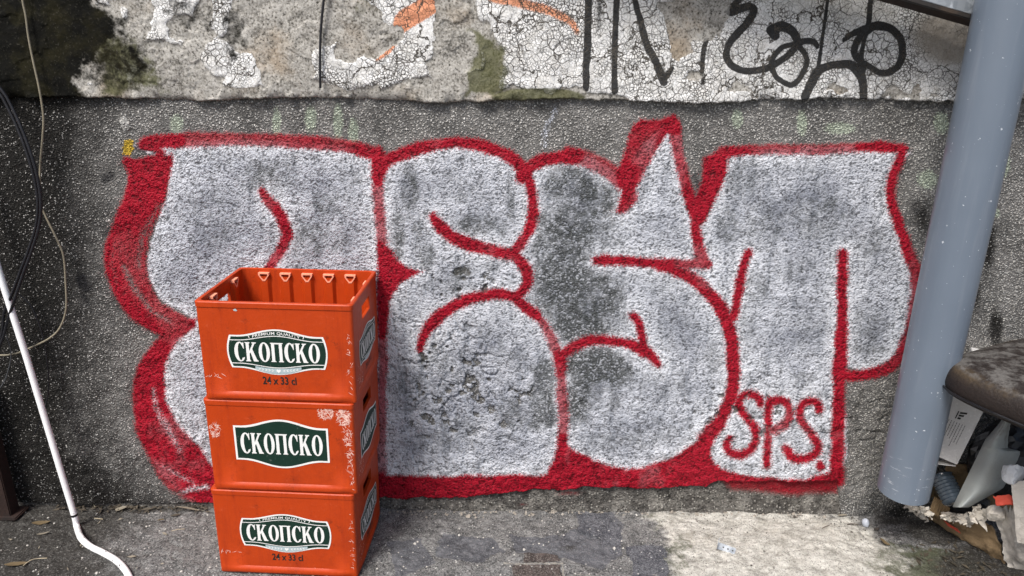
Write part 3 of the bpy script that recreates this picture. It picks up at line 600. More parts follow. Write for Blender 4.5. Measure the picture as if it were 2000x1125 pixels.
# ================================================================== THE GROUND
def ground_z(X, Y):
    s = np.clip((Y-1.72)/.3, 0, 1)
    return -.016*s*s*(3-2*s)
PALE_POLY = [(1255, 996), (1270, 1008), (1298, 1045), (1306, 1070), (1306, 1150), (1330, 1400), (1900, 1400), (1800, 1150), (1760, 1075), (1705, 1040), (1650, 1004), (1500, 992), (1350, 990)]
def build_ground():
    xs = np.concatenate([np.linspace(-30, -1.75, 24)[:-1], np.linspace(-1.75, 1.75, 860), np.linspace(1.75, 30, 24)[1:]])
    ys = np.concatenate([np.linspace(-30, .9, 40)[:-1], np.linspace(.9, 1.5, 50)[:-1], np.linspace(1.5, 2.06, 170)])
    X, Y = np.meshgrid(xs, ys); U, V = px_of(X, np.maximum(Y, .6), ground_z(X, Y))
    jag = (fbm(X*30, Y*30, 8, 4, .6)-.5)*26
    pale = np.clip(.5-poly_sd(U+jag, V+jag*.5, PALE_POLY, pad=300)/110, 0, 1)*(Y > 1.0)
    slate = np.zeros(X.shape)
    for p in [[(1128, 998), (1190, 996), (1217, 1025), (1214, 1085), (1175, 1112), (1090, 1085), (1005, 1078), (1000, 1045), (1060, 1050), (1130, 1030)], [(860, 1040), (960, 1050), (985, 1075), (930, 1100), (850, 1085)], [(760, 1060), (820, 1050), (850, 1100), (770, 1130)]]:
        slate = np.maximum(slate, np.clip(.5-poly_sd(U+jag, V+jag*.4, p)/16, 0, 1))
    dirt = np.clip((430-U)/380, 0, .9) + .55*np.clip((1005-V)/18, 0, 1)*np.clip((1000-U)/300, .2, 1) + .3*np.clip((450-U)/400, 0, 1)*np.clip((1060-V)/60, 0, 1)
    dirt += .95*sstep(.1, .7, np.maximum.reduce([blob(U, V, 1950, 1110, 220, 100), blob(U, V, 1840, 1030, 130, 60), .8*blob(U, V, 1745, 1010, 80, 34)]))  # shade around the rubbish heap, painted in through the dirt mask
    dirt += .5*sstep(.2, .7, np.maximum(blob(U, V, 1110, 1070, 50, 18), blob(U, V, 690, 1110, 120, 60)))
    U0, V0 = U, V; U = U+(fbm(X*11, Y*11, 801, 5, .65)-.5)*120; V = V+(fbm(X*11, Y*11, 811, 5, .65)-.5)*60
    moss = np.maximum.reduce([.62*sstep(0, .8, blob(U, V, 1310, 1085, 50, 80)), .6*sstep(0, .8, blob(U, V, 1280, 1030, 40, 40)), .95*sstep(0, .6, blob(U, V, 1840, 1120, 160, 60)), .62*sstep(0, .7, blob(U, V, 1760, 1090, 110, 40))])
    U, V = U0, V0
    line = .8*np.maximum.reduce([np.clip(.5-stroke_sd(U+jag*.25, V+jag*.12, p, w)/6, 0, 1) for p, w in [([(985, 1101), (1050, 1099), (1097, 1101)], 2.2), ([(1098, 1101), (1101, 1140)], 2.5), ([(1100, 1122), (1165, 1124)], 1.5)]])
    z = ground_z(X, Y) + ((fbm(X*7, Y*7, 2, 4)-.5)*.012 + (fbm(X*30, Y*30, 3, 3)-.5)*.009 + (fbm(X*95, Y*95, 4, 2)-.5)*.006)*(np.abs(X) < 2)*(Y > .8)
    z -= .004*slate; z += .003*pale
    crack = np.abs(fbm(X*4.5, Y*9, 66, 4)-.5); z -= .007*sstep(.014, 0, crack)*(pale < .5)*(Y > 1)
    V3 = np.stack([X.ravel(), Y.ravel(), z.ravel()], -1); r = lambda *a: np.stack([k.ravel() for k in a], -1)
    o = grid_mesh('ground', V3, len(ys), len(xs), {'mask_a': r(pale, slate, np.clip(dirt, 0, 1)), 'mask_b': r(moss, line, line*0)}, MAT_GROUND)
    o['kind'] = 'structure'; return o
ground = build_ground()

# ================================================================== OBJECTS
# ---- pieces of old paving let into the yard concrete
def slab_material(name, a, b, light):
    t = NT(name); n2 = t.noise(24, 8, rough=.75); n1 = t.noise(230, 4, rough=.7); sp = t.n('SeparateColor', {0: t.vor(330, 'F1', out=1)}); s2 = t.n('SeparateColor', {0: t.vor(120, 'F1', out=1)})
    c = t.mix(t.ss(n2, .3, .7), a, b); c = t.mix(t.math('MULTIPLY', t.ss(sp, .68, .9), .5), c, light); c = t.mix(t.math('MULTIPLY', t.ss(sp, .3, .1), .6), c, (.02, .02, .022))
    c = t.mix(t.math('MULTIPLY', t.ss(s2, .93, .95), t.ss(t.vor(120, 'F1'), .4, .25)), c, (.5, .49, .47))
    return t.done(c, .85, t.bump(t.math('ADD', n1, n2), .005), spec=.15)
MAT_SLATE = slab_material('blue_grey_slab', (.052, .054, .064), (.145, .148, .162), (.26, .26, .27))
MAT_BRICK = slab_material('worn_brick', (.045, .036, .033), (.13, .105, .095), (.27, .25, .23))
def ground_piece(name, pts, mat, h=.006, z0=-.02):
    P = [atz(u, v, 0) for u, v in pts]; out = []
    for i, p in enumerate(P):                               # chipped outline
        q = P[(i+1) % len(P)]
        for k in range(6):
            t = k/6; c = p.lerp(q, t); out.append(c + Vector((random.uniform(-1, 1), random.uniform(-1, 1), 0))*.004)
    n = len(out); ctr = sum(out, Vector())/n
    gz = float(ground_z(np.array(ctr.x), np.array(ctr.y)))
    vs = [Vector((p.x, p.y, gz+z0)) for p in out] + [Vector((p.x, p.y, gz+h-.002)) for p in out] + [Vector((*(ctr.lerp(p, .975)).xy, gz+h)) for p in out]
    fs = [(i, (i+1) % n, n+(i+1) % n, n+i) for i in range(n)] + [(n+i, n+(i+1) % n, 2*n+(i+1) % n, 2*n+i) for i in range(n)] + [tuple(range(2*n, 3*n))]
    return mesh_obj(name, vs, fs, mat, ground)
ground_piece('paving_slab', [(1224, 1068), (1260, 1066), (1294, 1067), (1303, 1080), (1304, 1110), (1306, 1150), (1236, 1150), (1238, 1100), (1224, 1083)], MAT_SLATE, .005)
ground_piece('paving_slab', [(1128, 1000), (1188, 998), (1214, 1026), (1213, 1082), (1180, 1078), (1172, 1046), (1130, 1030)], MAT_SLATE, .002)
ground_piece('brick', [(1002, 1105), (1094, 1105), (1100, 1150), (1004, 1150)], MAT_BRICK, .004)
ground_piece('brick', [(1024, 1080), (1090, 1084), (1094, 1097), (1022, 1097)], MAT_BRICK, .002)

# ---- beer crates
def crate_plastic():
    t = NT('orange_crate_plastic')
    n1 = t.noise(9, 6, rough=.65); n2 = t.noise(60, 5, rough=.7)
    st = t.n('VectorMath', {0: t.pos(), 1: (30, 30, 2.2)}, operation='MULTIPLY')
    streak = t.noise(1.0, 5, vec=st, rough=.7)
    c = t.mix(n1, (.37, .034, .0033), (.48, .052, .005))
    c = t.mix(t.math('MULTIPLY', t.ss(streak, .48, .72), .6), c, (.26, .020, .004))
    c = t.mix(t.math('MULTIPLY', t.ss(t.noise(5, 6, rough=.7), .5, .72), .5), c, (.20, .018, .005))
    c = t.mix(t.math('MULTIPLY', t.ss(n2, .60, .75), .35), c, (.66, .12, .045))
    scr = t.n('VectorMath', {0: t.pos(), 1: (90, 90, 14)}, operation='MULTIPLY')
    sc = t.math('MULTIPLY', t.ss(t.noise(1.5, 6, vec=scr, rough=.8), .68, .74), t.ss(t.noise(6, 3), .5, .66))
    c = t.mix(t.math('MULTIPLY', sc, .7), c, (.75, .50, .42))
    grime = t.ss(t.noise(24, 7, rough=.75), .58, .72)
    c = t.mix(t.math('MULTIPLY', grime, .6), c, (.06, .014, .006))
    return t.done(c, t.math('ADD', .34, t.math('MULTIPLY', n2, .25)), t.bump(t.math('ADD', n2, streak), .0006), spec=.3)
MAT_CRATE = crate_plastic()
MAT_EDGE = simple_mat('scuffed_crate_edge', (.80, .32, .20), .6, .2, 60, .0004, 300)
MAT_SCUFF = simple_mat('white_scuff', (.82, .55, .47), .75, .25, 160, .0006, 300)
def print_mat(name, col, worn, rough=.4):
    t = NT(name); n = t.noise(60, 4); c = t.mix(n, tuple(x*.88 for x in col), col)
    c = t.mix(t.math('MULTIPLY', t.ss(t.noise(70, 6, rough=.75), .60, .68), .75), c, worn)
    st = t.noise(1.0, 5, vec=t.n('VectorMath', {0: t.gpos(), 1: (40, 40, 260)}, operation='MULTIPLY'), rough=.7)
    c = t.mix(t.math('MULTIPLY', t.ss(st, .66, .70), .6), c, worn)
    return t.done(c, t.math('ADD', rough, t.math('MULTIPLY', n, .2)), t.bump(n, .0002), spec=.35)
MAT_LABEL_WHITE = print_mat('label_white', (.80, .80, .78), (.50, .42, .36))
MAT_LABEL_GREEN = print_mat('label_dark_green', (.006, .028, .018), (.10, .12, .10))
MAT_LABEL_GREY = simple_mat('label_silver_grey', (.36, .45, .47), .4, .2, 90, .0001, 300)
MAT_INK = simple_mat('black_ink', (.016, .014, .013), .5, .2, 60, .0001, 300)

CW, CD, CH, WT = .400, .3068, .2766, .0085
def rounded_loop(w, d, r, ys=(), nseg=5):
    """corner-rounded rectangle, extra vertices on the two short sides at the given y, ordered counter-clockwise"""
    P = []
    def side(a, b, cuts):
        P.append(a)
        for c in cuts: P.append(c)
        P.append(b)
    x, y = w/2, d/2
    fx = [(-x+r)+(2*x-2*r)*k/10 for k in range(1, 10)]
    side((-x+r, -y), (x-r, -y), [(q, -y) for q in fx])
    P.extend((x-r+r*math.sin(math.pi/2*k/nseg), -y+r-r*math.cos(math.pi/2*k/nseg)) for k in range(1, nseg))
    side((x, -y+r), (x, y-r), [(x, q) for q in ys])
    P.extend((x-r+r*math.cos(math.pi/2*k/nseg), y-r+r*math.sin(math.pi/2*k/nseg)) for k in range(1, nseg))
    side((x-r, y), (-x+r, y), [(-q, y) for q in fx])
    P.extend((-x+r-r*math.sin(math.pi/2*k/nseg), y-r+r*math.cos(math.pi/2*k/nseg)) for k in range(1, nseg))
    side((-x, y-r), (-x, -y+r), [(-x, -q) for q in ys])
    P.extend((-x+r-r*math.cos(math.pi/2*k/nseg), -y+r-r*math.sin(math.pi/2*k/nseg)) for k in range(1, nseg))
    return P
HOLE_Y, HOLE_Z = (-.048, .048), (.198, .236)
def crate_shell_mesh():
    ys = (-.09, HOLE_Y[0], 0.0, HOLE_Y[1], .09)
    prof = [(0.0, -.0035), (.0015, -.0008), (.004, .0003), (.009, .0050), (.017, .0062), (.0225, .0040), (.027, 0), (.10, 0), (HOLE_Z[0], 0), (HOLE_Z[1], 0), (.2600, 0), (.2612, .0020), (.2735, .0022), (.2758, .0006), (.2766, -.0012)]
    inner = [.2766, .2752, .250, HOLE_Z[1], HOLE_Z[0], .10, .012]
    base = rounded_loop(CW, CD, .010, ys); n = len(base)
    vs, fs = [], []
    for z, off in prof:
        for (x, y) in base:
            l = math.hypot(x, y)
            o = off
            if .004 < z < .025:                              # the foot ridge runs out before the corners
                o = off*max(0, min(1, (.178-abs(x))/.02)) if abs(y) > CD/2-.002 else off*max(0, min(1, (.128-abs(y))/.02))
            sx = (x/abs(x) if x else 0); sy = (y/abs(y) if y else 0)
            nx = sx if abs(x) > CW/2-.0101 and abs(y) < CD/2-.0099 else (0 if abs(x) < CW/2-.0099 else sx*.7)
            ny = sy if abs(y) > CD/2-.0101 and abs(x) < CW/2-.0099 else (0 if abs(y) < CD/2-.0099 else sy*.7)
            vs.append((x+nx*o, y+ny*o, z))
    ib = rounded_loop(CW-2*WT, CD-2*WT, .016, ys)
    for k, z in enumerate(inner):
        e = .0045 if k == 0 else 0
        for (x, y) in ib: vs.append((x*(1+2*e/CW*.6), y*(1+2*e/CD*.6), z))
    R = len(prof)+len(inner)
    def hole_quad(r, i):
        a, b = i, (i+1) % n
        za = [p[0] for p in prof]+inner
        z = sorted((za[r], za[r+1]))
        if abs(z[0]-HOLE_Z[0]) > 1e-6 or abs(z[1]-HOLE_Z[1]) > 1e-6: return False
        return abs(abs(base[a][0])-CW/2) < 1e-6 and abs(abs(base[b][0])-CW/2) < 1e-6 and abs(base[a][1]) < .0485 and abs(base[b][1]) < .0485
    holes = {}
    for r in range(R-1):
        for i in range(n):
            if hole_quad(r, i): holes.setdefault(r, []).append(i); continue
            fs.append((r*n+i, r*n+(i+1) % n, (r+1)*n+(i+1) % n, (r+1)*n+i))
    ro, ri = sorted(holes)
    for i in holes[ro]:                                       # hand-hole reveals
        j = (i+1) % n
        fs.append((ro*n+i, ro*n+j, (ri+1)*n+j, (ri+1)*n+i)[::-1]); fs.append(((ro+1)*n+i, (ro+1)*n+j, ri*n+j, ri*n+i))
        if (i-1) not in holes[ro]: fs.append((ro*n+i, (ro+1)*n+i, ri*n+i, (ri+1)*n+i))
        if (i+1) not in holes[ro]: fs.append((ro*n+j, (ri+1)*n+j, ri*n+j, (ro+1)*n+j))
    fs.append(tuple((R-1)*n+i for i in range(n))); fs.append(tuple(range(n-1, -1, -1)))
    me = bpy.data.meshes.new('shell'); me.from_pydata(vs, [], fs); me.update()
    bm = bmesh.new(); bm.from_mesh(me); bmesh.ops.recalc_face_normals(bm, faces=bm.faces); bm.to_mesh(me); bm.free()
    me.polygons.foreach_set('use_smooth', [True]*len(me.polygons)); me.set_sharp_from_angle(angle=math.radians(32))
    me.materials.append(MAT_CRATE); return me

def flat_curve(name, loops, mat, parent, M4, z=0.0):
    """filled flat shape with holes from closed 2-D outlines, as a mesh"""
    cu = bpy.data.curves.new(name, 'CURVE'); cu.dimensions = '2D'; cu.fill_mode = 'BOTH'
    for lp in loops:
        sp = cu.splines.new('POLY'); sp.points.add(len(lp)-1)
        for q, (x, y) in zip(sp.points, lp): q.co = (x, y, 0, 1)
        sp.use_cyclic_u = True
    tmp = bpy.data.objects.new('tmp', cu); COL.objects.link(tmp)
    me = bpy.data.meshes.new_from_object(tmp.evaluated_get(bpy.context.evaluated_depsgraph_get()))
    bpy.data.objects.remove(tmp); bpy.data.curves.remove(cu)
    return flat_mesh(name, me, mat, parent, M4, z)
def flat_mesh(name, me, mat, parent, M4, z):
    me.name = name; me.materials.clear(); me.materials.append(mat)
    me.transform(M4 @ Matrix.Translation((0, 0, z)))
    o = bpy.data.objects.new(name, me); COL.objects.link(o); o.parent = parent
    return o
def text_mesh(body, size, bold=0.0, sx=1.0, space=1.0):
    cu = bpy.data.curves.new('text', 'FONT'); cu.body = body; cu.size = size; cu.align_x = 'CENTER'; cu.align_y = 'CENTER'; cu.offset = bold; cu.space_character = space; cu.resolution_u = 3
    tmp = bpy.data.objects.new('tmp', cu); COL.objects.link(tmp)
    me = bpy.data.meshes.new_from_object(tmp.evaluated_get(bpy.context.evaluated_depsgraph_get()))
    bpy.data.objects.remove(tmp); bpy.data.curves.remove(cu)
    for v in me.vertices: v.co.x *= sx
    return me
def ell(rx, ry, a0, a1, n=28, cx=0, cy=0):
    return [(cx+rx*math.cos(math.radians(a0+(a1-a0)*k/n)), cy+ry*math.sin(math.radians(a0+(a1-a0)*k/n))) for k in range(n+1)]
GLYPH = {
 'O': (.68, [ell(.33, .515, 0, 360, 36, .34)[:-1], ell(.135, .45, 0, 360, 36, .34)[:-1]]),
 'C': (.62, [ell(.33, .515, 62, 312, 32, .34) + [(.60, -.30), (.575, -.28)] + ell(.140, .45, 312, 62, 28, .36) + [(.50, .28), (.545, .16), (.58, .16), (.58, .50), (.55, .50), (.53, .455)]]),
 'K': (.74, [[(.0, .5), (.29, .5), (.29, .455), (.235, .44), (.235, .04), (.46, .43), (.405, .455), (.405, .5), (.66, .5), (.66, .455), (.575, .43), (.415, .15), (.665, -.43), (.73, -.455), (.73, -.5), (.455, -.5), (.30, -.02), (.235, -.11), (.235, -.44), (.29, -.455), (.29, -.5), (0, -.5), (0, -.455), (.055, -.44), (.055, .44), (0, .455)]]),
 'P': (.76, [[(0, .5), (.74, .5), (.74, .455), (.685, .44), (.685, -.44), (.74, -.455), (.74, -.5), (.45, -.5), (.45, -.455), (.505, -.44), (.505, .43), (.235, .43), (.235, -.44), (.29, -.455), (.29, -.5), (0, -.5), (0, -.455), (.055, -.44), (.055, .44), (0, .455)]]),
}
def word_loops(word, width, height):
    x = 0; L = []
    for ch in word:
        adv, loops = GLYPH[ch]
        for lp in loops: L.append([(x+a, b) for a, b in lp])
        x += adv+.035
    x -= .035; k = width/x
    return [[((a-x/2)*k, b*height) for a, b in lp] for lp in L]
def label_outline(a, s, t, bulge, shrink=0.0, n=40):
    a -= shrink; s -= shrink; t -= shrink
    prof = lambda x: s+(t-s)*(.5+.5*math.cos(math.pi*max(-1, min(1, x/(a*.86)))))
    top = [(x, prof(x)) for x in [a-2*a*k/n for k in range(n+1)]]
    left = [(-a-bulge*(1-(y/s)**2), y) for y in [s-2*s*k/10 for k in range(1, 10)]]
    bot = [(-x, -y) for x, y in top]
    right = [(-x, -y) for x, y in left]
    return top+left+bot+right
def band(a, f0, f1, n=40):
    xs = [-a+2*a*k/n for k in range(n+1)]
    return [(x, f1(x)) for x in xs] + [(x, f0(x)) for x in reversed(xs)]

def beer_label(crate, M4, kind, k=1.0, side=False):
    """printed label; kind 'old' (plain) or 'new' (with top and bottom bands), scaled by k"""
    if kind == 'old':
        a, s_, t_ = .128*k, .052*k, .074*k
        plate = flat_curve('label', [label_outline(a, s_, t_, 0)], MAT_LABEL_WHITE, crate, M4, .0008)
        flat_curve('label_field', [label_outline(a, s_, t_, 0, .0055*k)], MAT_LABEL_GREEN, plate, M4, .0012)
        flat_curve('lettering', word_loops('CKOPCKO', .224*k, .062*k), MAT_LABEL_WHITE, plate, M4, .0016)
    else:
        a, s_, t_ = .121*k, .0455*k, .0635*k
        plate = flat_curve('label', [label_outline(a, s_, t_, .009*k)], MAT_LABEL_WHITE, crate, M4, .0008)
        flat_curve('label_field', [label_outline(a, s_, t_, .009*k, .0042*k)], MAT_LABEL_GREEN, plate, M4, .0012)
        hump = lambda x, lo, hi, w: lo+(hi-lo)*(.5+.5*math.cos(math.pi*max(-1, min(1, x/w))))
        tl = lambda x: hump(x, .0320*k, .0450*k, a*.84); bl_ = lambda x: -hump(x, .0325*k, .0435*k, a*.84)
        aa = a+.001*k
        flat_curve('label_line', [band(aa, lambda x: tl(x)-.0011*k, lambda x: tl(x)+.0011*k), band(aa, lambda x: bl_(x)-.0011*k, lambda x: bl_(x)+.0011*k),
                                  [(-.070*k, .0385*k), (-.068*k, .0385*k), (-.072*k, .0485*k), (-.074*k, .0485*k)], [(.068*k, .0385*k), (.070*k, .0385*k), (.074*k, .0485*k), (.072*k, .0485*k)]], MAT_LABEL_WHITE, plate, M4, .0016)
        flat_curve('label_band', [band(.060*k, lambda x: -.0605*k+(abs(x)/(.06*k))**2*.013*k, lambda x: -.0455*k+(abs(x)/(.06*k))**2*.006*k)], MAT_LABEL_GREY, plate, M4, .0017)
        leaves = []
        for sgn in (-1, 1):
            for q in range(5):
                cx, cy = sgn*(.011+.0085*q)*k, (-.0515+.0009*q)*k
                for up in (-1, 1): leaves.append([(cx, cy), (cx+sgn*.004*k, cy+up*.0028*k), (cx+sgn*.0085*k, cy+up*.0030*k), (cx+sgn*.0045*k, cy+up*.0006*k)])
        leaves.append([(0, -.0575*k), (.0055*k, -.0525*k), (.0055*k, -.049*k), (.002*k, -.0475*k), (0, -.0495*k), (-.002*k, -.0475*k), (-.0055*k, -.049*k), (-.0055*k, -.0525*k)])
        flat_curve('hop_emblem', leaves, MAT_LABEL_WHITE, plate, M4, .0021)
        flat_curve('lettering', word_loops('CKOPCKO', .222*k, .0535*k), MAT_LABEL_WHITE, plate, M4, .0020)
        me = text_mesh('PREMIUM QUALITY', .0106*k, .00015*k, 1.0, 1.08)
        w = max(abs(v.co.x) for v in me.vertices)
        for v in me.vertices: v.co.x *= .062*k/w; v.co.y += .0523*k - .0102*k*(v.co.x/(.062*k))**2
        flat_mesh('small_lettering', me, MAT_LABEL_WHITE, plate, M4, .0019)
        me = text_mesh('24 x 33 cl', .030*k, .0006*k, 1.0)
        w = max(abs(v.co.x) for v in me.vertices)
        for v in me.vertices: v.co.x *= .0445*k/w; v.co.y -= .0815*k
        flat_mesh('volume_lettering', me, MAT_INK, crate, M4, .0009)
    return plate

SHELL = crate_shell_mesh()
# stiffening rib with its pocket frame, as seen inside the open top crate
def rib_mesh():
    w, d, z0, z1 = .0185, .0095, .014, .254
    sec = [(-w, 0), (-w*.55, -d), (w*.55, -d), (w, 0)]
    vs = [(x, y, z) for z in (z0, z1) for x, y in sec]
    fs = [(0, 1, 5, 4), (1, 2, 6, 5), (2, 3, 7, 6), (7, 4, 5, 6)]
    me = bpy.data.meshes.new('rib'); me.from_pydata(vs, [], fs); me.materials.append(MAT_CRATE); return me
def pocket_mesh():
    o = [(-.0155, 0), (.0155, 0), (.0155, -.007), (.004, -.0245), (-.004, -.0245), (-.0155, -.007)]
    i = [(-.0110, -.0035), (.0110, -.0035), (.0110, -.0085), (.002, -.0200), (-.002, -.0200), (-.0110, -.0085)]
    vs = [(x, -.0106, z+.266) for x, z in o]+[(x, -.0106, z+.266) for x, z in i]+[(x, 0, z+.266) for x, z in o]+[(x, -.003, z+.266) for x, z in i]
    fs = []
    for k in range(6):
        j = (k+1) % 6
        fs += [(k, j, 6+j, 6+k), (k, 12+k, 12+j, j), (6+k, 6+j, 18+j, 18+k)]
    me = bpy.data.meshes.new('pocket_frame'); me.from_pydata(vs, [], fs); me.materials.append(MAT_EDGE); return me
RIB, POCKET = rib_mesh(), pocket_mesh()

LEAN, LPITCH = .0137, .0125
STACK = Matrix.Translation((-.6295, 1.8258, 0)) @ Matrix.Rotation(-LPITCH, 4, 'X') @ Matrix.Rotation(LEAN, 4, 'Y')
FRONT = Matrix.Translation((0, -CD/2, 0)) @ Matrix.Rotation(math.pi/2, 4, 'X')
RIGHT = Matrix.Translation((CW/2, 0, 0)) @ Matrix.Rotation(math.pi/2, 4, 'Z') @ Matrix.Rotation(math.pi/2, 4, 'X')
def scuff(crate, M4, cx, cy, rx, ry, n, seed, name='scuff'):
    """patch of fine scratches: many thin slivers in one part"""
    rs = random.Random(seed); loops = []
    for _ in range(n):
        a = rs.uniform(0, 6.28); r = math.sqrt(rs.random()); x, y = cx+math.cos(a)*r*rx, cy+math.sin(a)*r*ry
        d = rs.uniform(0, 3.14); l = rs.uniform(.002, .009); w = rs.uniform(.0003, .0008)
        dx, dy = math.cos(d)*l, math.sin(d)*l; nx, ny = -math.sin(d)*w, math.cos(d)*w
        loops.append([(x-dx, y-dy), (x+nx, y+ny), (x+dx, y+dy), (x-nx, y-ny)])
    vs, fs = [], []
    for q, lp in enumerate(loops):
        vs += [(x, y, .0005+.00002*q/n) for x, y in lp]; fs.append(tuple(range(q*4, q*4+4)))
    me = bpy.data.meshes.new(name); me.from_pydata(vs, [], fs); me.transform(M4); me.materials.append(MAT_SCUFF)
    o = bpy.data.objects.new(name, me); COL.objects.link(o); o.parent = crate; o['kind'] = 'stuff'
CRATES = [(-.0336, 0.0, 'new', 'orange plastic beer crate standing on the ground, bottom of the stack of three'),
          (-.0280, .0100, 'old', 'scuffed orange beer crate in the middle of the stack, square-ended green label'),
          (-.0127, .0168, 'new', 'open empty orange beer crate on top of the stack, inside ribs showing')]
for lev, (yaw, dx, kind, label) in enumerate(CRATES):
    cr = empty('beer_crate'); cr.matrix_world = STACK @ Matrix.Translation((dx, 0, lev*CH+.0004)) @ Matrix.Rotation(yaw, 4, 'Z')
    tag(cr, label, 'crate', 'stacked beer crates')
    sh = bpy.data.objects.new('shell', SHELL); COL.objects.link(sh); sh.parent = cr
    zl = .1415 if kind == 'new' else .150
    beer_label(cr, FRONT @ Matrix.Translation((.001, zl, 0)), kind)
    beer_label(cr, RIGHT @ Matrix.Translation((.004, .118, 0)), kind, .80 if kind == 'new' else .78, True)
    if lev == 1:
        scuff(cr, FRONT, .125, .250, .022, .020, 150, 3); scuff(cr, FRONT, .172, .238, .018, .026, 170, 4); scuff(cr, FRONT, .180, .19, .012, .04, 70, 5); scuff(cr, FRONT, -.178, .185, .014, .022, 80, 6); scuff(cr, FRONT, .185, .1, .008, .09, 60, 7)
    else:
        scuff(cr, FRONT, -.165, .07, .03, .006, 10, 11+lev); scuff(cr, FRONT, .188, .12, .006, .1, 24, 21+lev)
    scuff(cr, FRONT, .06, .018, .12, .006, 22, 31+lev); scuff(cr, RIGHT, -.10, .06, .03, .05, 40, 41+lev)
    if lev == 2:
        for q in range(5):
            xq = -.1265+.0633*q
            for sgn in (1, -1):
                for me in (RIB, POCKET):
                    o = bpy.data.objects.new(me.name, me); COL.objects.link(o); o.parent = cr
                    o.location = (xq, sgn*(CD/2-WT), 0); o.rotation_euler = (0, 0, 0 if sgn > 0 else math.pi)
        for q in (-1, 1):
            for sgn in (1, -1):
                for me in (RIB, POCKET):
                    o = bpy.data.objects.new(me.name, me); COL.objects.link(o); o.parent = cr
                    o.location = (sgn*(CW/2-WT), q*.072, 0); o.rotation_euler = (0, 0, -math.pi/2*sgn)
        # a small chip knocked out near the rim, pale plastic showing
        flat_curve('chipped_spot', [[(-.103, .2555), (-.097, .2585), (-.092, .2535), (-.095, .2515), (-.101, .2525)]], MAT_LABEL_GREY, cr, FRONT, .0006)

# ---- downpipe
def pipe_mat():
    t = NT('grey_pvc'); n1 = t.noise(5, 4); st = t.n('VectorMath', {0: t.pos(), 1: (40, 40, 3)}, operation='MULTIPLY')
    n2 = t.noise(1.2, 5, vec=st)
    c = t.mix(n1, (.108, .136, .176), (.142, .176, .222)); c = t.mix(t.math('MULTIPLY', t.ss(n2, .5, .75), .35), c, (.20, .225, .265))
    sp = t.ss(t.noise(95, 3), .70, .73); c = t.mix(t.math('MULTIPLY', sp, .8), c, (.65, .68, .72))
    low = t.n('SeparateXYZ', {0: t.pos()}, out=2)
    sw = t.math('MULTIPLY', t.ss(t.noise(1.0, 5, vec=t.n('VectorMath', {0: t.pos(), 1: (14, 14, 60)}, operation='MULTIPLY'), rough=.75), .60, .66), t.ss(low, .20, .05))
    c = t.mix(t.math('MULTIPLY', sw, .5), c, (.48, .50, .53))
    return t.done(c, t.math('ADD', .26, t.math('MULTIPLY', n2, .2)), t.bump(n2, .0008), spec=.55, **{'Coat Weight': .35, 'Coat Roughness': .22})
PIPE_Y, PIPE_R = 1.80, .0695
pb = at(1764, 958, PIPE_Y)
dp = empty('downpipe', (pb.x, PIPE_Y, pb.z))
tag(dp, 'thick grey plastic downpipe standing clear of the wall beside the rubbish', 'pipe')
nr = 48; hgt_ = 3.7-pb.z
sec = [(PIPE_R, 0.0), (PIPE_R, .002), (PIPE_R, hgt_), (PIPE_R-.004, hgt_), (PIPE_R-.004, .002), (PIPE_R-.004, 0)]
vs = [(r*math.cos(2*math.pi*k/nr), r*math.sin(2*math.pi*k/nr), z+.004*math.sin(2*math.pi*k/nr)*(z < .01)) for r, z in sec for k in range(nr)]
fs = [(i*nr+k, i*nr+(k+1) % nr, ((i+1) % 6)*nr+(k+1) % nr, ((i+1) % 6)*nr+k) for i in range(6) for k in range(nr)]
mesh_obj('pipe_body', vs, fs, pipe_mat(), dp, True, 40)
# holding clip high up, out of the picture
MAT_ZINC = None
def zinc_mat():
    t = NT('galvanised_steel'); v = t.vor(55, 'F1', out=1); n = t.noise(8, 4)
    g = t.n('SeparateColor', {0: v}); c = t.mix(g, (.28, .31, .34), (.46, .49, .52)); c = t.mix(t.ss(t.noise(30, 6), .55, .7), c, (.62, .66, .70))
    return t.done(c, t.math('ADD', .38, t.math('MULTIPLY', g, .18)), t.bump(n, .001), .55)
MAT_ZINC = zinc_mat()
MAT_LIP = simple_mat('dark_painted_steel', (.022, .019, .017), .6, .4, 20, .001, 120, dirt=(.05, .035, .025), dscale=14)
MAT_RUST = simple_mat('rusty_steel', (.022, .010, .007), .85, .6, 18, .002, 120, dirt=(.012, .009, .008), dscale=9)
cl = []
for k in range(41):
    a = 2*math.pi*k/40; cl.append((math.cos(a)*(PIPE_R+.0015), math.sin(a)*(PIPE_R+.0015)))
vs = [(x, y, z) for z in (1.95, 1.985) for x, y in cl[:-1]]
fs = [(k, (k+1) % 40, 40+(k+1) % 40, 40+k) for k in range(40)]
n0 = len(vs); vs += [(-.01, PIPE_R, 1.955), (.01, PIPE_R, 1.955), (.01, .2, 1.955), (-.01, .2, 1.955), (-.01, PIPE_R, 1.975), (.01, PIPE_R, 1.975), (.01, .2, 1.975), (-.01, .2, 1.975)]
fs += [tuple(n0+i for i in f) for f in [(0, 1, 5, 4), (1, 2, 6, 5), (2, 3, 7, 6), (3, 0, 4, 7), (4, 5, 6, 7)]]
mesh_obj('pipe_clip', vs, fs, MAT_ZINC, dp)

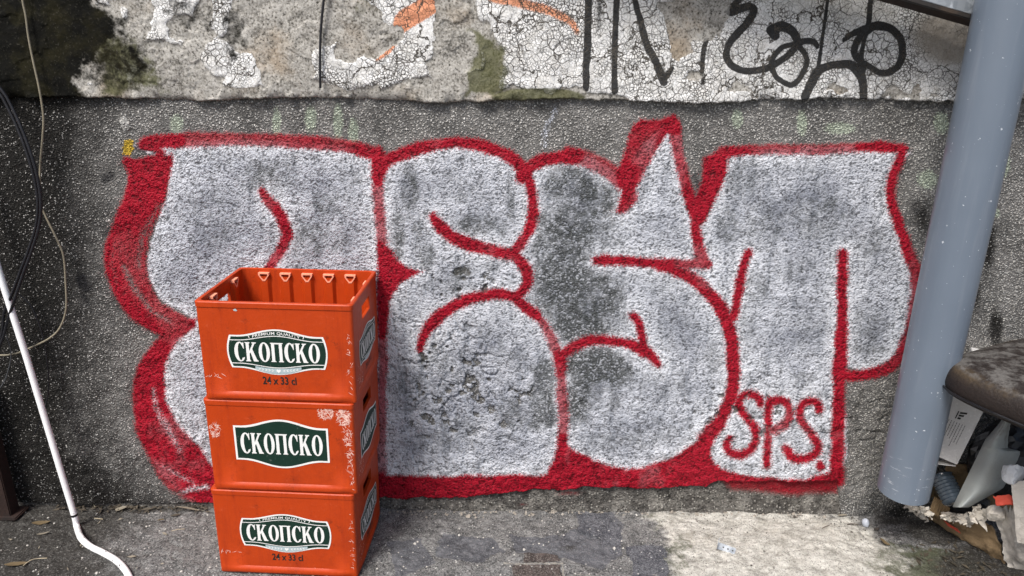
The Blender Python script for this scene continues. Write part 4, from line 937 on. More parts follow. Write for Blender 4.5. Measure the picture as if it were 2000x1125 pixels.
# ---- sloping galvanised channel at the top
ga, gb = at(1640, -33, 1.86), at(1990, 67, 1.86)
dirv = (gb-ga).normalized()
ch = empty('metal_channel', tuple(gb)); tag(ch, 'galvanised sheet metal channel sloping down behind the grey pipe', 'channel')
A = ga-gb-dirv*.9; B = dirv*.16; up = Vector((-dirv.z, 0, dirv.x))
def box_between(name, A, B, y0, y1, u0, u1, mat, parent):
    P = [A, B]; vs = []
    for p in P:
        for yy in (y0, y1):
            for uu in (u0, u1): vs.append(p+Vector((0, yy, 0))+up*uu)
    f = [(0, 1, 3, 2), (4, 6, 7, 5), (0, 4, 5, 1), (2, 3, 7, 6), (1, 5, 7, 3), (0, 2, 6, 4)]
    bm = bmesh.new(); bv = [bm.verts.new(v) for v in vs]
    for q in f: bm.faces.new([bv[i] for i in q])
    bmesh.ops.recalc_face_normals(bm, faces=bm.faces); bmesh.ops.bevel(bm, geom=bm.edges, offset=.0015, segments=2, affect='EDGES')
    return bm_obj(name, bm, mat, parent, True, 50)
box_between('front_sheet', A, B, -.006, 0, .012, .20, MAT_ZINC, ch)
box_between('lower_lip', A, B, -.010, .004, .001, .0118, MAT_LIP, ch)
box_between('bottom_sheet', A, B, .0045, .10, .004, .009, MAT_RUST, ch)

# ---- hanging cables
MAT_CABLE = simple_mat('black_cable', (.012, .012, .015), .45, .4, 40, .0003, 200)
MAT_CABLE_BEIGE = simple_mat('beige_cable', (.22, .195, .14), .6, .3, 40, .0003, 200)
def cable(label, pts, r, mat=MAT_CABLE, name='cable'):
    """pts: (u, v, distance in front of the wall)"""
    P = smooth3([at(u, v, WALL_Y-.02-d) for u, v, d in pts], 8)
    base = P[-1]; vs, fs = tube([p-base for p in P], r, 10)
    o = mesh_obj(name, vs, fs, mat, None, True, 60); o.location = base
    return tag(o, label, 'cable')
cable('thick black cable bowing out in front of the dark wall, upper of the pair', [(-420, -900, .03), (-330, -500, .03), (-200, -100, .04), (-60, 100, .05), (0, 172, .05), (21, 205, .05), (45, 258, .055), (64, 312, .06), (75, 355, .06), (80, 400, .06), (76, 443, .06), (62, 490, .06), (46, 533, .06), (30, 581, .06), (14, 629, .05), (2, 670, .05), (-40, 760, .05), (-90, 860, .05), (-120, 960, .05), (-150, 1015, .06)], .0042)
cable('thick black cable running close beside its twin, inner of the pair', [(-430, -900, .02), (-340, -500, .02), (-210, -95, .03), (-68, 108, .04), (-5, 178, .04), (15, 210, .04), (39, 262, .045), (58, 316, .05), (69, 358, .05), (74, 400, .05), (70, 443, .05), (56, 488, .05), (40, 530, .05), (22, 578, .05), (8, 612, .045), (4, 650, .045), (-12, 700, .045), (-60, 790, .045), (-120, 870, .045), (-140, 1010, .05)], .0042)
cable('thin beige cable looping down the dark left end of the wall', [(0, -900, .012), (20, -400, .012), (38, -60, .012), (44, 0, .012), (50, 30, .012), (56, 75, .014), (66, 125, .016), (75, 165, .018), (82, 205, .02), (85, 235, .02), (83, 270, .018), (78, 335, .016), (80, 395, .014), (88, 420, .012), (112, 469, .012), (124, 501, .014), (128, 549, .016), (129, 603, .016), (117, 640, .018), (96, 661, .02), (64, 677, .02), (32, 690, .02), (0, 694, .02), (-60, 690, .02), (-160, 720, .02), (-240, 850, .02), (-250, 1005, .03)], .0027, MAT_CABLE_BEIGE)
cable('thin black wire curving behind the white tube', [(30, 568, .02), (40, 577, .016), (60, 597, .014), (75, 629, .014), (86, 667, .014), (93, 715, .014), (95, 755, .014), (91, 785, .014), (80, 820, .012), (66, 850, .012)], .0018)
cable('thin grey wire loop at the left edge beside the rusty post', [(6, 640, .03), (12, 655, .03), (20, 680, .03), (21, 700, .03), (14, 730, .03), (2, 755, .03), (-30, 790, .03)], .0016, simple_mat('grey_wire', (.08, .085, .09), .5))
tc = cable('short cut black cable hanging down over the peeling plaster', [(640, -900, .012), (640, -400, .012), (636, -70, .012), (633, -10, .012), (629, 30, .012), (626, 70, .012), (625, 120, .012), (625.5, 172, .010)], .0033)
vs, fs = tube([Vector((0, 0, 0)), Vector((0, .002, -.010))], [.0014, .0008], 6); mesh_obj('bare_end', vs, fs, simple_mat('bare_wire', (.6, .58, .55), .4), tc)

# ---- rusty post at the left edge
rp = empty('rusty_post', (at(8, 965, 1.955).x, 1.955, -.01)); tag(rp, 'rusty steel post in the dark left corner', 'post')
def box_part(name, parent, c, s, mat, bev=.003):
    bm = bmesh.new(); bmesh.ops.create_cube(bm, size=1)
    for v in bm.verts: v.co = Vector((v.co.x*s[0]+c[0], v.co.y*s[1]+c[1], v.co.z*s[2]+c[2]))
    bmesh.ops.bevel(bm, geom=bm.edges, offset=bev, segments=2, affect='EDGES')
    return bm_obj(name, bm, mat, parent, True, 50)
box_part('upright', rp, (0, 0, .22), (.045, .045, .44), MAT_RUST); box_part('cap_plate', rp, (0, 0, .447), (.056, .056, .012), MAT_RUST); box_part('foot_plate', rp, (0, 0, .004), (.09, .07, .010), MAT_RUST)

# ---- white bent tube
def rod_mat():
    t = NT('white_enamel'); n = t.noise(20, 5); c = t.mix(n, (.84, .84, .85), (.90, .90, .90))
    z = t.n('SeparateXYZ', {0: t.pos()}, out=2)
    ch_ = t.math('MULTIPLY', t.ss(t.noise(75, 4, rough=.7), .60, .64), t.ss(z, .11, .02)); c = t.mix(ch_, c, (.03, .025, .022))
    c = t.mix(t.math('MULTIPLY', t.ss(t.noise(160, 2), .68, .72), .5), c, (.25, .22, .18))
    return t.done(c, .32, t.bump(ch_, .0006), spec=.5)
MAT_ROD = rod_mat()
wt = empty('bent_tube', (0, 0, 0))
p0 = at(-62, 330, 1.93); p_m = at(96, 845, 1.915); p1 = at(145, 1006, 1.89)
g = lambda u, v, z=.009: atz(u, v, z)
pts = [at(-62, 330, 1.945), at(0, 536, 1.936), at(50, 692, 1.927), at(96, 845, 1.915), at(121, 928, 1.905), at(145, 1006, 1.895), at(150, 1028, 1.89), g(158, 1050, .022), g(176, 1067, .013), g(200, 1079, .009), g(226, 1094, .009), g(243, 1111, .009), g(254, 1130, .009), g(262, 1150, .009)]
base = g(200, 1079, 0)
wt.location = base; tag(wt, 'white enamelled metal tube leaning at the left, bent where it meets the ground', 'tube')
P = [Vector(p) for p in pts[:4]] + smooth3(pts[3:], 8)[1:]
vs, fs = tube([p-base for p in P], .0092, 14); mesh_obj('tube_body', vs, fs, MAT_ROD, wt, True, 60)
ax = (Vector(pts[6])-Vector(pts[4])).normalized(); cj = Vector(pts[5])-base
vs, fs = tube([cj-ax*.0035, cj+ax*.0035], .0097, 14); mesh_obj('joint_ring', vs, fs, MAT_CABLE, wt, True, 40)
cj2 = Vector(pts[6])-base; vs, fs = tube([cj2-ax*.002, cj2+ax*.002], .0095, 14); mesh_obj('joint_ring', vs, fs, simple_mat('yellowed_tape', (.45, .38, .24), .6), wt, True, 40)

# ---- rubbish heap at the right
def sheet(name, c00, c10, c11, c01, nu, nv, amp, mat, parent, seed, thick=.004, jag=(0, 0, 0, 0), ridged=0.0, bow=0.0):
    """crumpled sheet between four corners (00 bottom-left, 10 bottom-right, 11 top-right, 01 top-left); jag = torn depth of bottom, right, top, left edge"""
    rs = np.random.RandomState(seed)
    c = [np.array(q, float) for q in (c00, c10, c11, c01)]
    u = np.linspace(0, 1, nu+1)[None, :]; v = np.linspace(0, 1, nv+1)[:, None]
    u = np.broadcast_to(u, (nv+1, nu+1)).copy(); v = np.broadcast_to(v, (nv+1, nu+1)).copy()
    e = lambda n, k: (fbm(np.arange(n)*.9+seed*3.1+k*50, np.zeros(n)+k, seed+k, 3)-.25)*1.5
    jb, jr, jt, jl = jag
    lo = jb*e(nu+1, 1)[None, :]; hi = 1-jt*e(nu+1, 2)[None, :]; v = lo+(hi-lo)*v
    lo = jl*e(nv+1, 3)[:, None]; hi = 1-jr*e(nv+1, 4)[:, None]; u = lo+(hi-lo)*u
    P = ((1-u)*(1-v))[..., None]*c[0]+(u*(1-v))[..., None]*c[1]+(u*v)[..., None]*c[2]+((1-u)*v)[..., None]*c[3]
    n = np.cross(c[1]-c[0], c[3]-c[0]); n /= np.linalg.norm(n)
    d = amp*((fbm(u*4+seed, v*4, seed, 4)-.5)*2 + .5*(np.abs(fbm(u*7+seed, v*7, seed+5, 3)-.5)*4-.6)) + bow*np.sin(np.pi*u)*np.sin(np.pi*v)
    if ridged: d = d + ridged*np.sin(u*nu*1.6)
    P = P+d[..., None]*n
    Q = P-n*thick
    V = np.vstack([P.reshape(-1, 3), Q.reshape(-1, 3)]); W = nu+1; N = W*(nv+1); fs = []
    for j in range(nv):
        for i in range(nu):
            a = j*W+i; fs.append((a, a+1, a+W+1, a+W)); fs.append((N+a, N+a+W, N+a+W+1, N+a+1))
    rim = [i for i in range(W)]+[j*W+nu for j in range(1, nv+1)]+[nv*W+i for i in range(nu-1, -1, -1)]+[j*W for j in range(nv-1, 0, -1)]
    for a, b in zip(rim, rim[1:]+rim[:1]): fs.append((a, N+a, N+b, b))
    return mesh_obj(name, V, fs, mat, parent, True, 50)
def crumpled(name, loc, r, mat, seed, sub=3, amp=.4, squash=(1, 1, 1), parent=None):
    bm = bmesh.new(); bmesh.ops.create_icosphere(bm, subdivisions=sub, radius=1)
    rs = random.Random(seed); dirs = [Vector((rs.gauss(0, 1), rs.gauss(0, 1), rs.gauss(0, 1))).normalized() for _ in range(26)]; off = [rs.uniform(.55, 1) for _ in dirs]
    for v in bm.verts:
        n = v.co.normalized(); m = 1e9
        for d, o in zip(dirs, off):
            c = n.dot(d)
            if c > .2: m = min(m, o/c)
        k = (1-amp)+amp*min(m, 1.25)+rs.uniform(-.03, .03)
        v.co = Vector((n.x*k*r*squash[0], n.y*k*r*squash[1], n.z*k*r*squash[2]))
    o = bm_obj(name, bm, mat, parent, False); o.location = loc; return o

def card_mat(name, a, b, stripes=0.0):
    t = NT(name); n1 = t.noise(14, 6, rough=.65); n2 = t.noise(120, 4)
    c = t.mix(n1, a, b); c = t.mix(t.math('MULTIPLY', t.ss(n2, .55, .7), .3), c, tuple(x*1.25 for x in b))
    c = t.mix(t.math('MULTIPLY', t.ss(t.noise(9, 6, rough=.7), .52, .7), .7), c, tuple(x*.28 for x in a))
    return t.done(c, .85, t.bump(t.math('ADD', n1, n2), .002), spec=.15)
MAT_CARD = card_mat('brown_cardboard', (.17, .115, .06), (.30, .215, .125))
MAT_CARD_GREY = card_mat('grey_printed_cardboard', (.40, .37, .325), (.66, .62, .56))
MAT_CARD_TORN = card_mat('torn_cardboard_paper', (.46, .41, .34), (.72, .68, .61))
MAT_CARD_WHITE = card_mat('white_box_card', (.52, .51, .50), (.70, .69, .67))
MAT_BAG = simple_mat('black_bin_bag', (.010, .010, .012), .35, .4, 30, .002, 60)
MAT_REDPRINT = simple_mat('red_print', (.55, .07, .04), .7, .3, 40)

hb = atz(1900, 1065, 0)
cb = empty('cardboard_box', tuple(hb)); tag(cb, 'torn soggy cardboard box full of rubbish below the grey pipe', 'box')
L = lambda p: tuple(Vector(p)-hb)
A0, B0 = atz(1815, 1014, -.012), atz(1962, 1102, 0)
A1, B1 = at(1806, 992, 1.955), at(1932, 1020, 1.80)
sheet('side_panel', L(A0), L(B0), L(B1), L(A1), 34, 12, .010, MAT_CARD, cb, 3, .005, (0, 0, .16, 0), bow=.008)
sheet('printed_mark', L(at(1852, 1027, 1.885)), L(at(1876, 1042, 1.855)), L(at(1870, 1034, 1.86)), L(at(1843, 1016, 1.895)), 6, 3, .002, MAT_REDPRINT, cb, 5, .001)
sheet('front_panel', L(atz(1964, 1104, 0)), L(atz(2110, 1170, 0)), L(at(2075, 985, 1.62)), L(at(1940, 992, 1.77)), 34, 22, .014, MAT_CARD_GREY, cb, 8, .005, (0, 0, .10, .05), .0012, bow=.012)
sheet('folded_flap', L(at(1986, 1060, 1.66)), L(at(2080, 1075, 1.60)), L(at(2080, 905, 1.62)), L(at(1974, 946, 1.68)), 22, 18, .006, MAT_CARD_GREY, cb, 12, .004, (.03, 0, .04, .02), .0012)
sheet('inner_panel', L(at(1802, 985, 1.93)), L(at(1826, 968, 1.95)), L(at(1828, 905, 1.95)), L(at(1812, 925, 1.93)), 8, 10, .006, MAT_CARD, cb, 14, .004, (0, 0, .2, 0))
for k, (q, amp) in enumerate([([(1762, 992), (1812, 1022), (1824, 998), (1772, 974)], .022), ([(1792, 1000), (1822, 1018), (1832, 996), (1800, 984)], .020), ([(1836, 1012), (1868, 1024), (1874, 1000), (1842, 996)], .018), ([(1862, 1020), (1902, 1036), (1912, 1006), (1868, 998)], .018), ([(1893, 1012), (1926, 1040), (1932, 992), (1900, 980)], .022)]):
    yy = 1.93-.035*k
    sheet('torn_edge', *[L(at(u, v, yy-(.02 if i < 2 else 0))) for i, (u, v) in enumerate(q)], 12, 8, amp, MAT_CARD_TORN, cb, 21+k, .003, (.35, .2, .35, .2))
sheet('corrugated_flap', L(at(1812, 1003, 1.90)), L(at(1850, 1012, 1.87)), L(at(1856, 992, 1.86)), L(at(1826, 968, 1.89)), 24, 8, .003, MAT_CARD, cb, 31, .004, (0, 0, .1, 0), .0022)
sheet('red_printed_flap', L(at(1945, 985, 1.70)), L(at(1985, 985, 1.68)), L(at(1980, 962, 1.70)), L(at(1938, 968, 1.73)), 10, 6, .006, MAT_REDPRINT, cb, 33, .003, (0, .1, .3, .1))
sheet('back_panel', L(at(1826, 1000, 1.965)), L(at(2120, 1010, 1.965)), L(at(2120, 860, 1.965)), L(at(1826, 925, 1.965)), 20, 10, .008, MAT_CARD, cb, 36, .004, (0, 0, .2, 0))

bb = crumpled('bin_bag', at(1985, 900, 1.86), .15, MAT_BAG, 5, 4, .5, (1.1, .55, 1.0)); tag(bb, 'black plastic bin bag stuffed in the heap under the worn seat', 'bag')
b2 = crumpled('bin_bag', at(1880, 985, 1.90), .085, MAT_BAG, 15, 4, .5, (1.1, .5, .7)); tag(b2, 'dark bag remnant at the bottom of the cardboard box behind the bottle', 'bag')

# white shoe box standing on end, leaning
ta = math.radians(15); ph = math.radians(32)
e2 = Vector((math.sin(ta), .05, math.cos(ta))).normalized(); hx = Vector((math.cos(ta), 0, -math.sin(ta)))
e3 = (hx*math.sin(ph)+Vector((0, 1, 0))*math.cos(ph)); e3 = (e3-e2*e3.dot(e2)).normalized(); e1 = e2.cross(e3)
if e1.x > 0: e1 = -e1
R0 = at(1869, 908, 1.83)
sb = empty('shoe_box', tuple(R0)); tag(sb, 'white shoe box standing on end between the grey pipe and the worn seat', 'box')
w1, l2, w3 = .084, .325, .15
def sbp(a, b, c): return e1*a*w1+e2*b*l2+e3*c*w3
def prism(name, pts, faces, mat, parent, bev=.0015):
    bm = bmesh.new(); bv = [bm.verts.new(p) for p in pts]
    for f in faces: bm.faces.new([bv[i] for i in f])
    bmesh.ops.recalc_face_normals(bm, faces=bm.faces)
    if bev: bmesh.ops.bevel(bm, geom=bm.edges, offset=bev, segments=2, affect='EDGES')
    return bm_obj(name, bm, mat, parent, True, 40)
BOXF = [(0, 1, 3, 2), (4, 6, 7, 5), (0, 4, 5, 1), (2, 3, 7, 6), (1, 5, 7, 3), (0, 2, 6, 4)]
prism('box_body', [sbp(a, b, c) for a in (0, 1) for b in (.0, 1) for c in (0, 1)], BOXF, MAT_CARD_WHITE, sb)
prism('end_flap', [sbp(.05, -.01, .0)+Vector((0, -.004, 0)), sbp(.9, -.06, -.25), sbp(.05, -.07, .75), sbp(.05, -.01, .0)+Vector((0, -.004, -.002)), sbp(.9, -.06, -.25)+Vector((0, 0, -.002)), sbp(.05, -.07, .75)+Vector((0, 0, -.002))], [(0, 1, 2), (5, 4, 3), (0, 3, 4, 1), (1, 4, 5, 2), (2, 5, 3, 0)], MAT_CARD_WHITE, sb, 0)
nrm = e1.cross(e2); nrm = -nrm if nrm.y > 0 else nrm
FM = Matrix(((-e1.x, e2.x, nrm.x, 0), (-e1.y, e2.y, nrm.y, 0), (-e1.z, e2.z, nrm.z, 0), (0, 0, 0, 1)))
def on_face(x, y): return (-w1*x, l2*y)
bars = []
for k, (l) in enumerate((.008, .0125, .017)):                 # three slanted bars of the maker's mark, turned with the box
    cx, cy = -w1*.50+.0005, l2*.435+(-.0085+.0085*k)
    bars.append([(cx-.009, cy-.003), (cx-.009, cy+.003), (cx-.009+l, cy+.003+l*.45-.002), (cx-.009+l, cy-.003+l*.45-.002)])
flat_curve('maker_mark', bars + [[(-w1*.50-.0145, l2*.435-.012), (-w1*.50-.0145, l2*.435+.012), (-w1*.50-.0115, l2*.435+.012), (-w1*.50-.0115, l2*.435-.012)]], MAT_INK, sb, FM, .0009)
rs = random.Random(9); lines = []
for k in range(7):
    x0 = -w1*(.30+.085*k); y = l2*.37; yend = l2*(.37-rs.uniform(.14, .24))
    while y > yend:
        dl = rs.uniform(.003, .008); lines.append([(x0-.0007, y), (x0+.0007, y), (x0+.0007, y-dl), (x0-.0007, y-dl)]); y -= dl+.0014
flat_curve('small_print', lines, MAT_INK, sb, FM, .0009)

# broken piece of pale plastic pipe
def broken_pipe():
    lf = np.array([(805, 1971), (832, 1950), (860, 1926), (991, 1862)]); rt = np.array([(805, 1973.5), (815, 1976), (850, 1970), (876, 1967), (879, 1993), (897, 1990), (925, 1976), (954, 1959), (971, 1928), (991, 1892)])
    m, n = 34, 18; F, Bk = [], []; rr = np.random.RandomState(4)
    for j in range(m+1):
        v = 991-186*j/m; l = np.interp(v, lf[:, 0], lf[:, 1]); r = np.interp(v, rt[:, 0], rt[:, 1])+rr.uniform(-1, 1)*(v < 900)
        for i in range(n+1):
            q = i/n; yy = 1.83-.05*math.sin(math.pi*(.08+.84*q))-.03*(1-j/m)
            F.append(at(l+(r-l)*q, v+(3*math.sin(q*9) if j == m else 0), yy))
            Bk.append(F[-1]+Vector((0, .004, 0)))
    b = at(1880, 991, 1.80); W = n+1; N = W*(m+1); fs = []
    for j in range(m):
        for i in range(n):
            q = j*W+i; fs.append((q, q+1, q+W+1, q+W)); fs.append((N+q, N+q+W, N+q+W+1, N+q+1))
    rim = [i for i in range(W)]+[j*W+n for j in range(1, m+1)]+[m*W+i for i in range(n-1, -1, -1)]+[j*W for j in range(m-1, 0, -1)]
    for a, c in zip(rim, rim[1:]+rim[:1]): fs.append((a, N+a, N+c, c))
    o = mesh_obj('broken_pipe', [v-b for v in F+Bk], fs, simple_mat('pale_plastic', (.30, .32, .31), .45, .35, 9, .0008, 120, dirt=(.14, .13, .11), dscale=9), None, True, 45)
    o.location = b; return o
tag(broken_pipe(), 'split piece of pale grey plastic pipe poking out of the cardboard box', 'pipe')

# plastic bottle
def lathe(profile, n=20):
    vs = [(r*math.cos(2*math.pi*k/n), r*math.sin(2*math.pi*k/n), z) for z, r in profile for k in range(n)]
    fs = [(i*n+k, i*n+(k+1) % n, (i+1)*n+(k+1) % n, (i+1)*n+k) for i in range(len(profile)-1) for k in range(n)]
    fs.append(tuple(range(n-1, -1, -1))); fs.append(tuple((len(profile)-1)*n+k for k in range(n))); return vs, fs
bt, bn = at(1866, 984, 1.82), at(1836, 925, 1.90)
bo = empty('plastic_bottle', tuple(bt)); bo.rotation_euler = (bn-bt).to_track_quat('Z', 'Y').to_euler()
tag(bo, 'crushed dark plastic drink bottle lying in the cardboard box', 'bottle')
t = NT('smoky_plastic'); n_ = t.noise(30, 3); MAT_BOTTLE = t.done(t.mix(n_, (.02, .03, .045), (.07, .09, .11)), .12, t.bump(n_, .002), spec=.6)
H_ = (bn-bt).length
prof = [(0, .020), (.004, .030)]
for k in range(7): prof += [(.012+.0105*k, .034), (.0165+.0105*k, .0305)]
prof += [(.088, .034), (H_*.8, .020), (H_*.88, .0135)]
vs, fs = lathe(prof); mesh_obj('bottle_body', vs, fs, MAT_BOTTLE, bo, True, 60)
vs, fs = lathe([(H_*.88+.0002, .0165), (H_*.90, .0172), (H_*.93, .0160), (H_*.95, .0172), (H_*.98, .016), (H_, .0150)]); mesh_obj('bottle_neck', vs, fs, MAT_BOTTLE, bo, True, 60)

pp = crumpled('crumpled_paper', at(1980, 925, 1.70), .036, simple_mat('white_paper', (.58, .60, .62), .8, .15, 30, .001, 90), 77, 3, .95, (1.25, .8, 1.1)); tag(pp, 'crumpled white paper tissue on top of the broken pipe', 'paper')

p3 = crumpled('crumpled_paper', at(1945, 1003, 1.745), .030, MAT_CARD_TORN, 83, 3, .95, (1.2, .7, 1.2)); tag(p3, 'wad of torn pale packing paper wedged in the corner of the cardboard box', 'paper')
p4 = crumpled('crumpled_paper', at(1868, 915, 1.93), .030, MAT_CARD, 93, 3, .95, (1.4, .7, .8)); tag(p4, 'screwed up brown paper just under the shoe box', 'paper')

# worn leather seat on a post
st_c = Vector((1.464, 1.643, .60))
se = empty('bar_stool', (st_c.x, st_c.y, 0)); tag(se, 'worn brown leather stool seat jutting in beside the grey pipe', 'stool')
def leather():
    t = NT('worn_leather'); n1 = t.noise(9, 6, rough=.7); n2 = t.noise(130, 4); z = t.n('SeparateXYZ', {0: t.n('NewGeometry', out='Normal')}, out=2)
    wear = t.ss(t.noise(7, 6, rough=.72), .40, .64)
    c = t.mix(n1, (.007, .005, .005), (.022, .015, .012))
    ed = t.attr('wear'); c = t.mix(t.math('MULTIPLY', ed[0], wear), c, t.mix(n2, (.026, .018, .010), (.10, .070, .036)))
    c = t.mix(t.math('MULTIPLY', ed[1], t.ss(t.noise(26, 6, rough=.7), .40, .62)), c, t.mix(n2, (.05, .046, .043), (.15, .143, .135)))
    return t.done(c, .62, t.bump(t.math('ADD', n2, n1), .0022), spec=.35)
def seat_mesh():
    half, rad, n = .26, .075, 72; rot = math.radians(27)
    def out(a, k):                                            # superellipse-like outline
        c, s = math.cos(a), math.sin(a); m = (abs(c)**4.2+abs(s)**4.2)**(-1/4.2); return c*m*half*k, s*m*half*k
    rings = [(0.80, -.022), (.975, -.016), (.99, -.004), (1.0, .012), (.995, .028), (.98, .042), (.955, .053), (.92, .060), (.86, .066), (.70, .071), (.5, .073), (.25, .074)]
    vs, wear = [], []
    for k, z in rings:
        for i in range(n):
            x, y = out(2*math.pi*i/n, k); vs.append((x*math.cos(rot)-y*math.sin(rot), x*math.sin(rot)+y*math.cos(rot), z))
            wear.append((float(np.exp(-((k-.94)/.035)**2) if z > .03 else 0), 1.0 if (z > .05 and k < .95) else 0, 0))
    fs = [(j*n+i, j*n+(i+1) % n, (j+1)*n+(i+1) % n, (j+1)*n+i) for j in range(len(rings)-1) for i in range(n)]
    fs += [tuple(range(n-1, -1, -1)), tuple((len(rings)-1)*n+i for i in range(n))]
    o = mesh_obj('seat', vs, fs, leather(), se, True, 70); o.location = (0, 0, st_c.z)
    a = o.data.attributes.new('wear', 'FLOAT_COLOR', 'POINT'); a.data.foreach_set('color', np.hstack([np.array(wear), np.ones((len(wear), 1))]).astype(np.float32).ravel())
    P = []
    for i in range(n+1):
        x, y = out(2*math.pi*i/n, 1.004); P.append((x*math.cos(rot)-y*math.sin(rot), x*math.sin(rot)+y*math.cos(rot), -.004))
    vs, fs = tube(P, .0028, 6, False); q = mesh_obj('piping', vs, fs, MAT_BAG, o, True, 60)
seat_mesh()
vs, fs = lathe([(0, .13), (.012, .125), (.03, .04), (.05, .026), (.585, .026), (.597, .09)], 28); o = mesh_obj('pedestal', vs, fs, MAT_BAG, se, True, 40); o.location = (.165, 0, 0)

# ---- small things on the ground
gz = lambda u, v: float(ground_z(np.array(atz(u, v, 0).x), np.array(atz(u, v, 0).y)))
def on_ground(u, v, dz=.006):
    z = gz(u, v)+dz; return atz(u, v, z)
br = empty('metal_bracket', tuple(on_ground(1419, 1072, .010))); br.rotation_euler = (math.radians(28), math.radians(6), math.radians(-24))
tag(br, 'small bent zinc angle bracket lying on the pale concrete', 'bracket')
bm = bmesh.new()
def plate(bm, x0, x1, y0, y1, z0, z1):
    r = bmesh.ops.create_cube(bm, size=1)
    for v in r['verts']: v.co = Vector(((x0+x1)/2+v.co.x*(x1-x0), (y0+y1)/2+v.co.y*(y1-y0), (z0+z1)/2+v.co.z*(z1-z0)))
plate(bm, -.026, .026, -.011, .011, 0, .002); bm_obj('flat_leg', bm, MAT_ZINC, br)
bm = bmesh.new(); plate(bm, -.028, -.0262, -.011, .011, 0.0, .030); bm_obj('upright_leg', bm, MAT_ZINC, br)
for k in range(3):
    bm = bmesh.new(); bmesh.ops.create_circle(bm, cap_ends=True, radius=.0026, segments=10)
    o = bm_obj('screw_hole', bm, MAT_INK, br); o.location = (-.010+.014*k, 0, .0024)

MAT_LEAF = simple_mat('dry_leaf', (.13, .095, .05), .7, .45, 40, .001, 150)
MAT_LEAF_PALE = simple_mat('pale_dry_leaf', (.22, .195, .15), .7, .35, 40, .001, 150)
MAT_TWIG = simple_mat('straw_twig', (.36, .31, .22), .8, .3, 60, .0005, 200)
def leaf_geo(l, w, curl, seed):
    rs = random.Random(seed); vs, fs = [], []; n = 8
    for i in range(n+1):
        t = i/n; ww = w*math.sin(math.pi*min(1, t*.96+.02))**.8*(1-.25*t)+.0004
        z = curl*math.sin(t*2.4+seed)*l*.18+.002
        for s_ in (-1, 0, 1): vs.append(((t-.5)*l, s_*ww+rs.uniform(-1, 1)*w*.08, z+(abs(s_)*curl*.35*w) + rs.uniform(0, .0008)))
    for i in range(n):
        for k in (0, 1): q = i*3+k; fs.append((q, q+1, q+4, q+3))
    return vs, fs
def leaf(u, v, l, w, rot, label, mat=MAT_LEAF, curl=.6, seed=1, name='dry_leaf'):
    vs, fs = leaf_geo(l, w, curl, seed); o = mesh_obj(name, vs, fs, mat, None, True)
    o.location = on_ground(u, v, .005); o.rotation_euler = (random.uniform(-.2, .2), random.uniform(-.15, .15), rot); return tag(o, label, 'leaf', 'dry leaves on the ground')
leaf(33, 1103, .062, .010, .25, 'brown dry leaf in the lower left corner, at the end of a stalk', seed=2)
leaf(80, 1021, .050, .012, .35, 'brown dry leaf on the dirt left of the white tube', seed=3)
leaf(84, 1042, .034, .006, .45, 'small pale leaf below the brown leaf beside the white tube', MAT_LEAF_PALE, seed=4)
leaf(236, 995, .036, .012, .1, 'broad pale leaf in the litter at the wall foot between tube and crates', MAT_LEAF_PALE, seed=5)
leaf(314, 1018, .026, .006, -.2, 'small tan leaf on the asphalt left of the lowest crate', seed=6)
leaf(372, 996, .09, .005, .1, 'long narrow dry leaf along the wall foot touching the lowest crate', MAT_LEAF_PALE, seed=8)
leaf(1728, 1060, .030, .011, -.7, 'curled brown leaf on the mossy concrete below the grey pipe', seed=9, curl=1.3)
leaf(1712, 1034, .022, .008, .5, 'dark shrivelled leaf beside the plastic scrap at the wall foot', simple_mat('dark_leaf', (.05, .042, .035), .8), seed=10, curl=1.4)
leaf(1645, 1008, .030, .004, -.1, 'thin pale sliver of bark at the seam in the wall foot', MAT_LEAF_PALE, seed=12)
def twig(pts, r, label, mat=MAT_TWIG):
    P = smooth3([on_ground(u, v, .006+h) for u, v, h in pts], 5); b = P[0]; vs, fs = tube([p-b for p in P], r, 6)
    o = mesh_obj('twig', vs, fs, mat, None, True, 60); o.location = b; return tag(o, label, 'twig', 'twigs and stalks on the ground')
twig([(45, 1105, 0), (60, 1094, .004), (75, 1091, 0), (92, 1090, 0)], .0013, 'thin dry stalk leading away from the corner leaf')
twig([(335, 1037, 0), (348, 1034, .002), (361, 1033, 0)], .0012, 'straight straw on the asphalt left of the lowest crate')
twig([(184, 1012, 0), (193, 1013, .002), (201, 1014, 0)], .0012, 'short pale straw right of the ring on the white tube')
twig([(165, 972, .02), (176, 976, .022), (186, 990, 0)], .0010, 'thin stalk arching at the wall foot beside the white tube')
twig([(1655, 1024, 0), (1666, 1023, .002), (1677, 1025, 0)], .0016, 'dark twig on the pale concrete near the wall seam', simple_mat('dark_twig', (.07, .055, .04), .8))
twig([(1606, 1032, 0), (1613, 1028, .003), (1620, 1026, 0)], .0012, 'short dark twig in front of the wall seam', simple_mat('dark_twig_b', (.09, .07, .05), .8))
twig([(1358, 1013, 0), (1367, 1018, .002), (1375, 1022, 0)], .0010, 'thin grey stalk on the pale concrete above the bracket', simple_mat('grey_twig', (.16, .15, .13), .8))
ps = crumpled('plastic_scrap', on_ground(1691, 1021, .010), .017, simple_mat('clear_plastic_scrap', (.42, .45, .50), .25, .2, 40), 31, 2, .5, (.8, .8, 1.0)); tag(ps, 'small crumpled clear plastic scrap at the wall foot left of the pipe end', 'scrap')

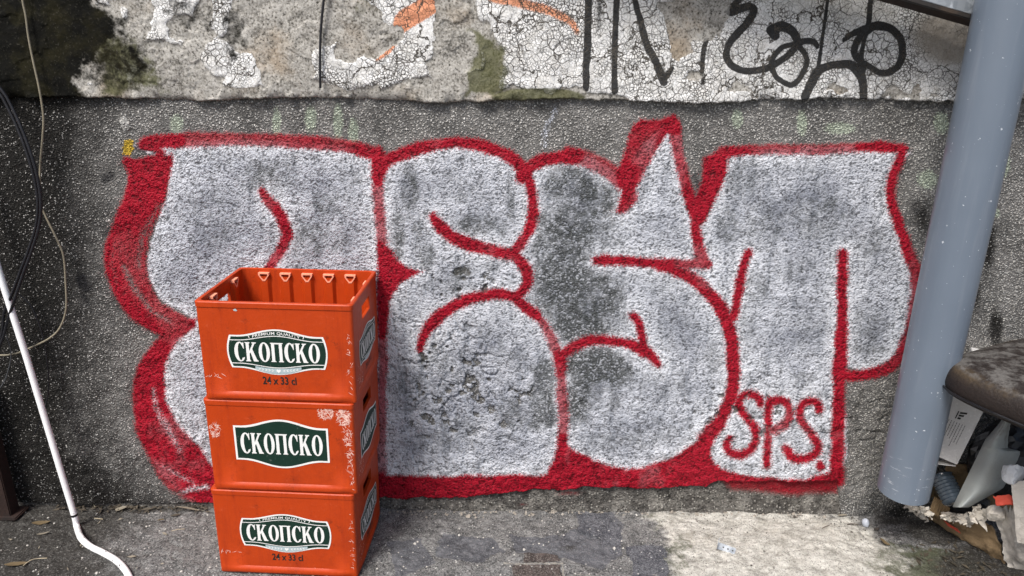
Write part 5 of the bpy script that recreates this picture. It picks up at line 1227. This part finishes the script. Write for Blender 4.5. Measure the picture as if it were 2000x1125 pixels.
# loose grit, chips and litter that nobody could count
def scatter(name, n, pick, size, mat, seed, flat=.6, leafy=False):
    rs = random.Random(seed); vs, fs = [], []
    for _ in range(n):
        u, v = pick(rs)
        p = on_ground(u, v, .001); r = rs.uniform(*size)*(1 if rs.random() < .85 else 1.7); a = rs.uniform(0, 6.28); b = len(vs)
        if leafy:
            l = r*2.4; dx, dy = math.cos(a)*l, math.sin(a)*l; nx, ny = -math.sin(a)*r*.7, math.cos(a)*r*.7; h = rs.uniform(.002, .010)
            vs += [(p.x-dx, p.y-dy, p.z+rs.uniform(.001, .006)), (p.x+nx, p.y+ny, p.z+h), (p.x+dx, p.y+dy, p.z+rs.uniform(.001, .008)), (p.x-nx, p.y-ny, p.z+h*.6)]; fs.append((b, b+1, b+2, b+3))
        else:
            m = 5
            for k in range(m):
                q = a+2*math.pi*k/m; rr = r*rs.uniform(.7, 1.2); vs.append((p.x+math.cos(q)*rr, p.y+math.sin(q)*rr, p.z))
            for k in range(m):
                q = a+2*math.pi*k/m+.4; rr = r*rs.uniform(.35, .75); vs.append((p.x+math.cos(q)*rr, p.y+math.sin(q)*rr, p.z+r*flat*rs.uniform(.7, 1.3)))
            fs += [(b+k, b+(k+1) % m, b+m+(k+1) % m, b+m+k) for k in range(m)]+[tuple(b+m+k for k in range(m))]
    o = mesh_obj(name, vs, fs, mat, None); o['kind'] = 'stuff'; return o
MAT_GRIT = simple_mat('light_grit', (.50, .482, .445), .85, .4, 25, .001, 200)
MAT_GRIT_DARK = simple_mat('dark_grit', (.07, .062, .052), .9, .5, 25, .001, 200)
g1 = scatter('gravel', 260, lambda r: (r.uniform(0, 1250), r.uniform(1000, 1130)), (.0012, .0035), MAT_GRIT, 1); tag(g1, 'pale grit scattered over the grey concrete', 'grit')
g2 = scatter('gravel', 420, lambda r: (r.uniform(1270, 1800), 1004+126*r.random()**1.6), (.0010, .0030), MAT_GRIT_DARK, 2); tag(g2, 'dark crumbs scattered over the pale concrete', 'grit')
g3 = scatter('leaf_litter', 150, lambda r: (r.uniform(110, 412), min(1010, 988+abs(r.gauss(0, 7)))), (.002, .0055), simple_mat('old_litter', (.07, .058, .042), .8, .5, 30), 3, leafy=True); tag(g3, 'dry leaf litter gathered along the wall foot left of the crates', 'leaf litter')
g4 = scatter('debris', 160, lambda r: (r.uniform(745, 1650), 998+abs(r.gauss(0, 5))), (.002, .006), simple_mat('mortar_crumbs', (.30, .27, .23), .9, .5, 25, .001, 200), 4); tag(g4, 'crumbled mortar along the broken foot of the wall', 'rubble')
g5 = scatter('leaf_litter', 120, lambda r: (r.uniform(1780, 2000), r.uniform(1060, 1130)), (.002, .005), simple_mat('rotten_leaf', (.055, .045, .03), .85, .5, 30), 5, leafy=True); tag(g5, 'dark leaf litter on the moss in front of the cardboard box', 'leaf litter')
g6 = scatter('leaf_litter', 18, lambda r: (r.uniform(0, 400), r.uniform(1005, 1125)), (.0015, .004), MAT_LEAF_PALE, 6, leafy=True); tag(g6, 'stray leaf crumbs on the dark asphalt at the left', 'leaf litter')
